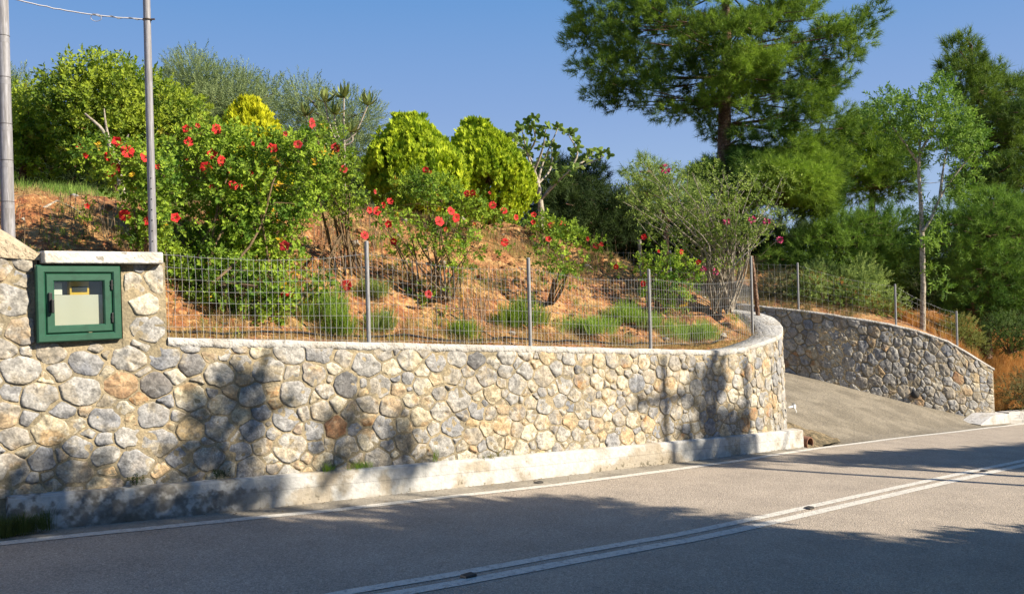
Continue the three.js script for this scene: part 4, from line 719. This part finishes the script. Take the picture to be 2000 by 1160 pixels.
plant({ name: 'dark_shrub', label: 'dark shaded shrub under the citrus trees above the grass strip', category: 'shrub', base: at(130, 360, 18.4), clumps: clumps([[-20, 260], [60, 235], [200, 250], [260, 300], [230, 362], [-20, 358]], 18.6, .7, 46, .3, .55), geos: G.small, per: 420, lr: .02, leaf: { colors: COL.dark, size: [.8, 1.4] } });
{ const P = trunkPx([[245, 440], [230, 330], [215, 290], [200, 255], [165, 222]], 14.6), Q = trunkPx([[215, 290], [205, 240], [202, 212]], 14.6), t = thing('bare_branch', 'crooked bare branch of an old shrub rising behind the red flowers at left', 'branch', P[0]), B = new MB(); tube(B, smooth(P, 16), taper(.06, .018), 7, .25); tube(B, smooth(Q, 8), taper(.025, .01), 6, .2); tube(B, smooth(trunkPx([[228, 325], [240, 285], [250, 262]], 14.6), 8), taper(.025, .01), 6, .2); wpart('branch', B, paleBark, t); }
const olive = (label, P, Z, n, tr, o = {}) => plant({ name: 'olive_tree', label, category: 'olive tree', base: at(...tr[0], Z), trunk: smooth(trunkPx(tr, Z), 8), r: taper(.16, .06), lr: .035, clumps: clumps(P, Z, 1.4, n, .32, .62, { gap: .42, tight: .4 }), geos: G.olive, per: 420, leaf: { colors: COL.olive, size: [.8, 1.3], shell: .7, up: .55 }, ...o });
olive('grey green olive tree rising behind the golden conifer', [[325, 170], [350, 112], [385, 108], [405, 145], [440, 142], [500, 158], [545, 168], [562, 215], [552, 280], [450, 300], [340, 260]], 21, 66, [[450, 420], [445, 330], [440, 230]]);
olive('loose olive tree with silvery leaves left of the round conifers', [[556, 230], [570, 155], [600, 150], [625, 190], [690, 190], [725, 210], [742, 280], [735, 390], [680, 420], [600, 400], [560, 320]], 19.5, 66, [[660, 440], [655, 340], [650, 250]], { per: 300 });
olive('dark olive tree showing at the far left edge behind the citrus', [[-70, 200], [-10, 150], [40, 150], [70, 190], [60, 260], [-60, 260]], 22, 20, [[10, 400], [10, 300], [10, 220]]);

const pine = (label, P, Z, depth, n, trunk, r, o = {}) => plant({ name: 'pine_tree', label, category: 'pine tree', base: at(...trunk[0], Z), trunk: smooth(trunkPx(trunk, Z), 14), r, lr: .075, sag: .03, from: .25, seg: 12, clumps: P.flatMap((u) => Array.isArray(u[0]) ? clumps(u, Z, depth, Math.round(n * 1), o.r0 ?? .5, o.r1 ?? .95, { gap: o.gap ?? .46, tight: o.tight ?? .5, avoid: o.avoid }) : u), geos: G.pine, mat: needleM, per: o.per ?? 95, leaf: { colors: COL.pine, size: [1.0, 1.7], flat: .7, shell: .55, up: .5, out: .5, patch: .5 }, ...o });
pine('large pine with a wide dark crown and straight brown trunk rising out of the picture',
  [[[1090, -60], [1128, 28], [1104, 62], [1124, 108], [1114, 150], [1162, 192], [1205, 218], [1240, 216], [1300, 232], [1362, 252], [1420, 290], [1480, 330], [1560, 340], [1640, 300], [1662, 250], [1667, 200], [1652, 172], [1678, 140], [1668, 100], [1702, 62], [1728, 4], [1690, 14], [1640, 4], [1600, -10], [1560, -150], [1400, -240], [1230, -150]],
   [[1440, 300], [1560, 300], [1640, 310], [1630, 390], [1612, 418], [1562, 402], [1500, 384], [1445, 405], [1400, 370], [1364, 365], [1370, 325]]], 32, 3.6, 380,
  [[1418, 500], [1416, 400], [1415, 300], [1417, 200], [1420, 80], [1415, -60], [1405, -180]], taper(.34, .08), { r0: .26, r1: .62, gap: .42, tight: .12, avoid: (x, y, z) => Math.abs(x - 1416) < 30 && y > 190 && z < .3, per: 230, limbs: .5, lr: .04, leaf: { colors: COL.pine, size: [.8, 1.35], flat: .65, shell: .5, up: .45, out: .6, patch: .45 } });
pine('tall open pine at the right edge behind the young tree', [[[1846, 120], [1888, 56], [1908, 58], [1935, 128], [1992, 140], [2060, 190], [2110, 420], [1990, 440], [1890, 420], [1872, 320], [1850, 210]]], 36, 2.6, 120, [[1912, 625], [1910, 480], [1905, 300], [1898, 90]], taper(.26, .05), { gap: .4, tight: .25, r0: .4, r1: .85, per: 100, leaf: { colors: COL.pineDark.map((c, i) => c.clone().lerp(COL.pine[i], .55)), size: [1.1, 1.8], flat: .55, shell: .55, up: .5, out: .5, patch: .5 } });
pine('middle pine standing between the large pine and the young tree', [[[1630, 260], [1690, 212], [1760, 236], [1800, 320], [1785, 400], [1720, 395], [1650, 410], [1615, 340]]], 35, 2.2, 52, [[1705, 560], [1705, 440], [1702, 260]], taper(.2, .06), { per: 100 });
pine('low yellowish pine behind the far wall left of the young tree', [[[1490, 500], [1555, 432], [1640, 420], [1705, 402], [1775, 410], [1800, 500], [1770, 580], [1600, 580], [1500, 560]]], 31, 1.8, 60, [[1640, 600], [1640, 520], [1642, 440]], taper(.14, .04), { per: 90, leaf: { colors: COL.pineLight, size: [.9, 1.5], flat: .7, shell: .6, up: .5, out: .5, patch: .6 } });
pine('broad low pine at the right edge above the dry grass', [[[1800, 450], [1850, 392], [1930, 372], [2010, 385], [2110, 380], [2110, 650], [1960, 650], [1880, 640], [1820, 560]]], 29.5, 2, 85, [[1930, 700], [1925, 560], [1930, 420]], taper(.17, .05), { per: 85, leaf: { colors: COL.pineLight, size: [.9, 1.5], flat: .7, shell: .6, up: .5, out: .5, patch: .6 } });
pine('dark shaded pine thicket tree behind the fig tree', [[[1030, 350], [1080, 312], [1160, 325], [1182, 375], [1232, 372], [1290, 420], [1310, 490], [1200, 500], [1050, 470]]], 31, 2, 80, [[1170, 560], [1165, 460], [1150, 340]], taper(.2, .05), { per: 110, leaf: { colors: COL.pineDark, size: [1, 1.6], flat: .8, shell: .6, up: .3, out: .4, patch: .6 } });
pine('small pale green conifer between the fig tree and the large pine', [[[1222, 345], [1246, 296], [1275, 322], [1310, 330], [1345, 352], [1392, 384], [1385, 430], [1260, 425]]], 27, 1.1, 34, [[1300, 520], [1300, 430], [1265, 320]], taper(.1, .03), { per: 100, r0: .35, r1: .6, leaf: { colors: COL.lentisk, size: [.8, 1.3], flat: .8, shell: .6, up: .6, out: .4 } });
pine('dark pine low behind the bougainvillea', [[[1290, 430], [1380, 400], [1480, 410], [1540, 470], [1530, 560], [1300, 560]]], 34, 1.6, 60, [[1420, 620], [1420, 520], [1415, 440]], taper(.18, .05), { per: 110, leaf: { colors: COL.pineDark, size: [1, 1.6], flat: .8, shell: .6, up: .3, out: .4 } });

{ // young tree with a white trunk
  const Z = 25.6, tr = smooth(trunkPx([[1803, 650], [1804, 560], [1802, 460], [1800, 400], [1796, 340], [1798, 280], [1806, 210]], Z), 24);
  const t = plant({ name: 'young_tree', label: 'slender young tree with a white forked trunk behind the far wall', category: 'tree', base: at(1803, 650, Z), trunk: tr, r: taper(.085, .025), bark: paleBark, limbs: .18, lr: .012, from: .45, sag: .04,
    clumps: [...clumps([[1690, 200], [1745, 170], [1800, 178], [1845, 148], [1880, 205], [1930, 270], [1935, 310], [1850, 320], [1770, 290], [1700, 250]], Z, 1.1, 44, .26, .46, { gap: .45 }), ...clumps([[1860, 330], [1900, 300], [1925, 330], [1890, 380], [1850, 400]], Z, .5, 7, .22, .36), ...clumps([[1780, 380], [1830, 400], [1850, 470], [1800, 500], [1770, 440]], Z, .5, 7, .2, .34), ...clumps([[1810, 500], [1850, 510], [1860, 600], [1815, 600]], Z, .5, 4, .18, .3)],
    geos: G.ash, per: 250, leaf: { colors: COL.ash, size: [.8, 1.3], up: .15, out: .6, shell: .6 } });
  for (const l of [[[1803, 452], [1818, 430], [1838, 385], [1872, 335], [1905, 296]], [[1838, 385], [1842, 340], [1852, 285]], [[1797, 320], [1765, 275], [1722, 218]], [[1798, 300], [1822, 250], [1842, 172]]]) { const B = new MB(); tube(B, smooth(trunkPx(l, Z - .1), 12), taper(.05, .014), 7, .2); wpart('branch', B, paleBark, t); }
}
const shrub = (label, P, Z, depth, n, base, col, o = {}) => plant({ name: 'shrub', label, category: 'shrub', base: at(...base, Z), clumps: clumps(P, Z, depth, n, .28, .5, { gap: .42 }), geos: G.small, per: 420, lr: .018, limbs: .4, leaf: { colors: col, size: [.9, 1.6], shell: .65 }, ...o });
shrub('rounded mid green shrub behind the far wall beside the first far post', [[1530, 560], [1590, 512], [1680, 508], [1745, 540], [1770, 595], [1745, 635], [1650, 625], [1560, 605]], 26.4, 1.1, 66, [1650, 640], COL.lentisk);
shrub('pale dry brush on the bank at the left end of the far wall', [[1485, 540], [1530, 530], [1580, 570], [1600, 606], [1520, 600], [1480, 575]], 27, .7, 22, [1540, 610], [C3(.2, .2, .08), C3(.36, .33, .15)]);
shrub('dark green bush at the right edge above the dry grass bank', [[1890, 650], [1930, 610], [1990, 600], [2060, 620], [2060, 700], [1960, 690]], 27.6, .8, 30, [1970, 710], [C3(.05, .1, .02), C3(.13, .2, .04)]);
shrub('dull brown green roadside bush beside the end of the far wall', [[1945, 760], [1965, 725], [2020, 720], [2080, 740], [2080, 800], [1965, 800]], 25.6, .5, 18, [2000, 805], [C3(.13, .12, .045), C3(.24, .22, .08)]);
shrub('low olive green bush on the bank between the two right hand far posts', [[1830, 650], [1870, 610], [1915, 640], [1930, 690], [1880, 690]], 26.6, .6, 20, [1885, 700], [C3(.14, .17, .03), C3(.26, .27, .06)]);
{ // the wood far behind, one mass
  const items = leafItems([...clumps([[980, 430], [1150, 400], [1500, 410], [1760, 430], [2140, 400], [2140, 680], [1700, 640], [980, 580]], 46, 4, 190, .8, 1.5, { gap: .4 }), ...clumps([[-80, 270], [200, 290], [420, 260], [600, 320], [760, 330], [760, 450], [-80, 420]], 30, 2, 110, .6, 1.1, { gap: .4 })], 42, { ref: 1, colors: COL.pineDark, size: [1.8, 2.8], flat: .8, shell: .6, up: .4 });
  foliage(scene, 'woodland', [G.pine[0]], needleM, items); const w = scene.children[scene.children.length - 1]; w.userData.kind = 'stuff'; meta(w, 'dark green wood filling the distance behind the garden and the driveway', 'woodland');
}

// ------------------------------------------------------------------ tufts, weeds and grass
reseed(501);
function tuft(label, px, py, q, w, h, geos, colors, n, tilt = .5) {
  const b = SQground(px, py, q), t = thing('green_tuft', label, 'plant', b, undefined), items = [];
  const humps = Array.from({ length: 5 }, () => [rr(-.8, .8) * w, rr(-.6, .6) * w, rr(.35, .75), rr(.5, 1.25)]);
  for (let k = 0; k < n; k++) { const hp = pick(humps), a = R() * 6.283, r = Math.sqrt(R()), p = b.clone().add(V(hp[0] + Math.cos(a) * r * w * hp[2], (1 - r * r) * h * hp[3] * rr(.05, .7), hp[1] + Math.sin(a) * r * w * hp[2])); items.push({ p, d: V(Math.cos(a) * r * tilt + rr(-.2, .2), 1, Math.sin(a) * r * tilt + rr(-.2, .2)).normalize(), s: rr(.7, 1.3), c: colors[0].clone().lerp(colors[1], R()) }); }
  foliage(t, 'foliage', geos, leafM, items);
}
tuft('feathery dark green tuft under the leaning pale stick', 655, 648, 9.85, .17, .3, G.feather, COL.hib, 200);
tuft('bright green leafy tuft on the earth left of the first fence post', 625, 615, 10.2, .26, .42, G.feather, COL.green, 380);
tuft('small grey green tuft just right of the first fence post', 742, 650, 9.95, .16, .28, G.feather, COL.lentisk, 200);
tuft('grey green tuft higher up the slope right of the first fence post', 735, 598, 10.7, .15, .25, G.feather, COL.lentisk, 160);
tuft('wide green tuft left of the second fence post', 1012, 648, 10.25, .36, .48, G.feather, COL.hib, 620);
tuft('low dark tuft over the hose between the first two fence posts', 910, 668, 9.8, .2, .2, G.feather, COL.hib, 240);
tuft('round bright green tuft midway between the second and third posts', 1143, 664, 10.0, .33, .36, G.feather, COL.green, 620);
tuft('round bright green tuft left of the third fence post', 1217, 640, 10.5, .27, .36, G.feather, COL.green, 500);
tuft('green tuft directly behind the foot of the third fence post', 1262, 655, 10.3, .2, .3, G.feather, COL.green, 300);
tuft('broad green tuft right of the third fence post below the hibiscus', 1345, 668, 10.0, .42, .42, G.feather, COL.green, 900);
const weedAt = (label, s, q, h, n, w, geos, col) => { const b = W(s, q, h), t = thing('weed', label, 'weed', b), items = []; for (let k = 0; k < n; k++) { const a = R() * 6.283, r = R() * w; items.push({ p: b.clone().add(V(DX * Math.cos(a) * r, 0, DZ * Math.cos(a) * r)).add(V(0, R() * .03, Math.sin(a) * .04)), d: V(rr(-.4, .4), 1, rr(-.1, .5)).normalize(), s: rr(.35, .75), c: col[0].clone().lerp(col[1], R()) }); } foliage(t, 'foliage', geos, leafM, items); };
weedAt('tuft of weeds on the kerb ledge below the ochre stones', 5.6, kerbQ(5.6) + .05, .34, 26, .2, G.straw, COL.green);
weedAt('smaller tuft of weeds on the kerb ledge left of the big one', 5.2, kerbQ(5.2) + .05, .34, 14, .1, G.straw, COL.green);
weedAt('small upright weed on the kerb ledge near the wall middle', 6.7, kerbQ(6.7) + .05, .34, 16, .07, G.feather, COL.green);
weedAt('thin dry weeds along the kerb ledge right of the wall middle', 7.6, kerbQ(7.6) + .05, .33, 16, .4, G.straw, [C3(.2, .2, .06), C3(.3, .26, .1)]);
weedAt('moss and weed tuft on the stained kerb at left', 3.1, kerbQ(3.1) + .05, .36, 20, .12, G.small, COL.dark);
weedAt('dark weed growing on the kerb ledge below the blackened stones', 3.95, kerbQ(3.95) + .05, .35, 16, .1, G.small, COL.dark);
weedAt('bushy roadside weeds at the left end of the kerb', 1.95, 8.98, .02, 120, .34, [...G.grass, ...G.small], [C3(.05, .085, .015), C3(.14, .17, .04)]);
weedAt('tall weeds at the left picture edge against the wall', 1.55, 9.08, .05, 70, .25, [...G.grass, ...G.small], [C3(.06, .09, .015), C3(.16, .18, .04)]);
function cover(name, label, cat, n, s0, s1, q0, q1, H, geos, cols, size, ok) {
  const items = []; for (let k = 0; k < n; k++) { const s = rr(s0, s1), q = rr(q0, q1), h = H(s, q); if (h === null || h === undefined || (ok && !ok(s, q))) continue; items.push({ p: W(s, q, h - .01), d: V(rr(-.25, .25), 1, rr(-.25, .25)).normalize(), s: rr(...size), c: cols[0].clone().lerp(cols[1], R()) }); }
  const g = new THREE.Group(); g.name = name; scene.add(g); meta(g, label, cat, undefined, 'stuff'); foliage(g, 'blades', geos, leafM, items);
}
cover('dry_grass', 'sparse straw coloured dry grass on the earth mound', 'dry grass', 12000, 2, 17, 9.5, 15, soilH, G.straw, COL.straw, [.5, 1.1], (s, q) => pn(s * .9, q * .9, 3) + rr(-.25, .25) > .12 || q < 10.1);
cover('green_grass', 'strip of fresh green grass on top of the mound at left', 'grass', 5200, 1, 6.6, 14.2, 19, soilH, G.grass, [C3(.15, .27, .04), C3(.32, .45, .09)], [.6, 1.2], (s, q) => q > 14.8 + pn(s, q) || pn(s * 1.3, q * 1.3, 8) > .2);
cover('sparse_weeds', 'scattered small green weeds on the earth mound', 'weeds', 7000, 2, 16.5, 9.6, 14.5, soilH, [...G.straw, ...G.small], [C3(.12, .19, .03), C3(.34, .42, .07)], [.5, 1.2], (s, q) => pn(s * 1.1, q * 1.1, 5) + rr(-.15, .15) > .12);
cover('dead_brush', 'dead brown twigs and dry stems among the bushes on the mound', 'dry brush', 2600, 2.5, 14.5, 9.9, 13, soilH, [sprig(9, .05, .003, .3, .5, { curl: 0, twig: .003 }), sprig(7, .06, .004, .4, .4, { curl: 0, twig: .003 })], [C3(.2, .13, .07), C3(.36, .27, .17)], [.7, 1.6], (s, q) => pn(s * .8, q * .8, 15) + rr(-.2, .2) > .1);
cover('fallen_leaves', 'dry fallen leaves and petals littering the earth between the bushes', 'leaf litter', 2600, 2.4, 15.6, 9.55, 13.5, (s, q) => (soilH(s, q) ?? 1.8) + .015, [sprig(3, .06, .035, .01, 1.5, { twig: 0 })], [C3(.22, .12, .05), C3(.42, .3, .12)], [.5, 1.1], (s, q) => soilH(s, q) !== null && pn(s, q, 31) + rr(-.3, .3) > -.05);
cover('gutter_debris', 'grit and dry leaf bits gathered along the foot of the kerb', 'debris', 900, 1, 15.6, 8.4, 9.1, (s, q) => .02, [sprig(2, .035, .02, .005, 1.5, { twig: 0 }), sprig(3, .022, .014, .005, 1.4, { twig: 0 })], [C3(.12, .09, .05), C3(.34, .26, .14)], [.4, 1.1], (s, q) => q > edgeQ(s) + .05 && q < kerbQ(s) - .01 && R() < .25 + .75 * (q > kerbQ(s) - .12));
cover('bank_grass', 'rusty dry grass on the bank beside the far wall', 'dry grass', 5200, 26.0, 40, 9.6, 15, bankH, G.grass, COL.rust, [.9, 1.9], (s, q) => q < 13 || R() < .4);
cover('bank_brush', 'dry brown grass under the pines beyond the far wall', 'dry grass', 5200, 15, 27, 12, 24, bankH, G.straw, [C3(.16, .14, .05), C3(.3, .24, .1)], [1, 2]);
{ // clods and stones lying on the mound
  reseed(521); const list = [[], []];
  for (let k = 0; k < 1500; k++) { const s = rr(2, 16.5), q = rr(9.8, 14.5), h = soilH(s, q); if (h === null || pn(s * .8, q * .8, 11) + rr(-.3, .3) < 0) continue; const r = .02 + .085 * Math.pow(R(), 4), g = new THREE.IcosahedronGeometry(r, 1), p = g.attributes.position, z = R() * 40; for (let i = 0; i < p.count; i++) { const v = V(p.getX(i), p.getY(i), p.getZ(i)); v.multiplyScalar(1 + .55 * pn(v.x / r * 1.1 + z, v.y / r * 1.1, v.z / r * 1.1)); p.setXYZ(i, v.x, v.y * .75, v.z); } g.computeVertexNormals(); const w = W(s, q, h + r * .15); g.rotateY(R() * 6); g.translate(w.x, w.y, w.z); list[R() < .12 ? 1 : 0].push(g); }
  const o = new THREE.Group(); o.name = 'earth_clods'; scene.add(o); meta(o, 'clods and pale stones scattered over the orange earth mound', 'clods', undefined, 'stuff');
  part('clods', mergeGeometries(list[0]), soilM, o, 'stuff'); part('stones', mergeGeometries(list[1]), stoneM[5], o, 'stuff');
  const P = [atQ(42, 432, 12.2), atQ(75, 412, 12.4), atQ(110, 392, 12.7)], b = thing('fallen_branch', 'dead grey branch lying on the earth right of the thick pole', 'branch', P[0]), B = new MB(); tube(B, smooth(P, 8), taper(.035, .015), 7, .3); tube(B, [P[2], atQ(140, 405, 12.5), atQ(165, 420, 12.4)], taper(.015, .006), 5, .2); wpart('branch', B, paleBark, b);
}

// ------------------------------------------------------------------ trees across the road, out of the frame, that shade it
reseed(601);
// a crown h metres up shades ground .83 h back along the road and 1.3 h across it
function shadeTree(label, s, q, h, areas, trunkR = .15, o = {}) {
  const b = W(s, q, .1), cl = [];
  for (const [P, n, h0, h1, r0 = .42, r1 = .7] of areas) { const xs = P.map((p) => p[0]), ys = P.map((p) => p[1]); let k = 0; for (let t = 0; t < 4000 && k < n; t++) { const x = rr(Math.min(...xs), Math.max(...xs)), y = rr(Math.min(...ys), Math.max(...ys)), r = rr(r0, r1), hh = rr(h0, h1); if (!inPoly(P, x, y) || edgeD(P, x, y) < r * .55) continue; let p = null; for (let up = 0; up < 5 && !p; up += .4) { const c = W(x + .83 * (hh + up), y - 1.3 * (hh + up), hh + up); if (c.z > -.5 || c.x / -c.z > .64 + .9 / -c.z || c.y / -c.z > .37 + .9 / -c.z) p = c; } if (!p) continue; cl.push({ p, r }); k++; } }
  return plant({ name: 'roadside_tree', label, category: 'tree', base: b, trunk: bend(b, W(s + .2, q + .2, h), 8, .012), r: taper(trunkR, trunkR * .5), lr: .035, clumps: cl, geos: G.citrus, per: 260, leaf: { colors: COL.hib, size: [1.5, 2.2], shell: .75 }, ...o });
}
shadeTree('broad dense tree on the near verge shading the left half of the road', 9.6, -1.2, 5.2, [[[[3.4, 3.2], [8.1, 3.2], [8.25, 5.5], [7.9, 6.5], [7.5, 7.3], [7.1, 8.2], [3.4, 8.1]], 110, 4.2, 6.2]]);
shadeTree('broad dense tree on the near verge just behind the first shade tree', 5.6, -2.0, 5.2, [[[[-1.5, 3.2], [3.9, 3.2], [3.8, 8.1], [3.75, 8.9], [2.7, 9.9], [2.0, 10.1], [1.4, 9.4], [-1.5, 9]], 125, 4.2, 6.2]]);
shadeTree('low bushy tree on the near verge right of the shade trees', 10.6, -1.4, 2.2, [[[[6.4, -1], [10.2, -1], [10.4, 3.5], [6.4, 3.6]], 60, 2.0, 3.4]]);
shadeTree('low bushy tree further along the near verge', 14.4, -1.6, 2.2, [[[[9.6, -1], [14.5, -1], [14.5, 3.0], [12, 3.2], [9.6, 3.5]], 66, 2.0, 3.2]]);
shadeTree('tree on the near verge shading the road before the driveway', 21.8, -1.0, 5.4, [[[[12.8, 8.0], [15.0, 8.2], [17.2, 7.5], [20.2, 6.7], [26, 6.2], [26, 5.0], [20, 4.8], [16.3, 5.3], [15.2, 6.5], [13.2, 7.3]], 95, 4.4, 6.0, .38, .6]]);
shadeTree('tall thin tree on the near verge with a sparse high crown', 18.1, .3, 9.0, [[[[11.2, 9.0], [13.9, 9.0], [13.5, 10.2], [11.7, 10.1]], 11, 6.4, 7.4, .3, .45], [[[10.6, 10.6], [12, 10.4], [11.8, 11.6], [10.6, 11.6]], 4, 7, 8.6, .25, .35]], .14, { limbs: .5, lr: .02 });
shadeTree('slim tree leaning over the near verge that dapples the wall at left', 9.6, .5, 7.2, [[[[3.9, 8.8], [4.5, 8.8], [3.6, 10.2], [2.9, 11.4], [2.4, 11.2], [3.2, 9.8]], 8, 5.8, 7.2, .22, .34], [[[5.2, 9.5], [6.0, 9.3], [5.8, 10.4], [5.1, 10.5]], 3, 6, 7, .2, .3], [[[4.3, 10], [4.9, 10], [4.9, 10.6], [4.3, 10.6]], 2, 6, 7, .2, .3]], .08, { limbs: .4, lr: .015 });
{ const up = thing('utility_pole', 'wooden utility pole on the near verge of the road', 'utility pole', W(17.0, .2, 0)), g = new THREE.CylinderGeometry(.075, .1, 9, 12); g.translate(0, 4.4, 0); part('shaft', g, bark, up); const c = new THREE.BoxGeometry(1.4, .1, .1); c.translate(0, 8.3, .1); c.rotateY(ANG); part('crossarm', c, bark, up); for (const x of [-.6, 0, .6]) { const i = new THREE.CylinderGeometry(.03, .04, .12, 10); i.translate(x, 8.42, .1); i.rotateY(ANG); part('insulator', i, std({ color: 0x6b5a48 }), up); } }
{ const b = W(19.5, .2, .1); const t = thing('dead_tree', 'bare dead tree on the near verge', 'tree', b), B = new MB(); tube(B, bend(b, W(19.5, .1, 9), 10, .008), taper(.11, .06), 8, .2); tube(B, bend(W(19.5, .12, 5.5), W(20.8, .6, 8), 6, .04), taper(.05, .02), 6, .2); wpart('trunk', B, bark, t); }

const renderer = new THREE.WebGLRenderer({ antialias: true });
renderer.setSize(1024, 593); renderer.toneMapping = THREE.LinearToneMapping; renderer.toneMappingExposure = EXPOSURE;
renderer.shadowMap.enabled = true; renderer.shadowMap.type = THREE.PCFSoftShadowMap;
scene.traverse((o) => { if (o.isMesh) o.castShadow = o.receiveShadow = true; });
camera.updateProjectionMatrix();
renderer.render(scene, camera);
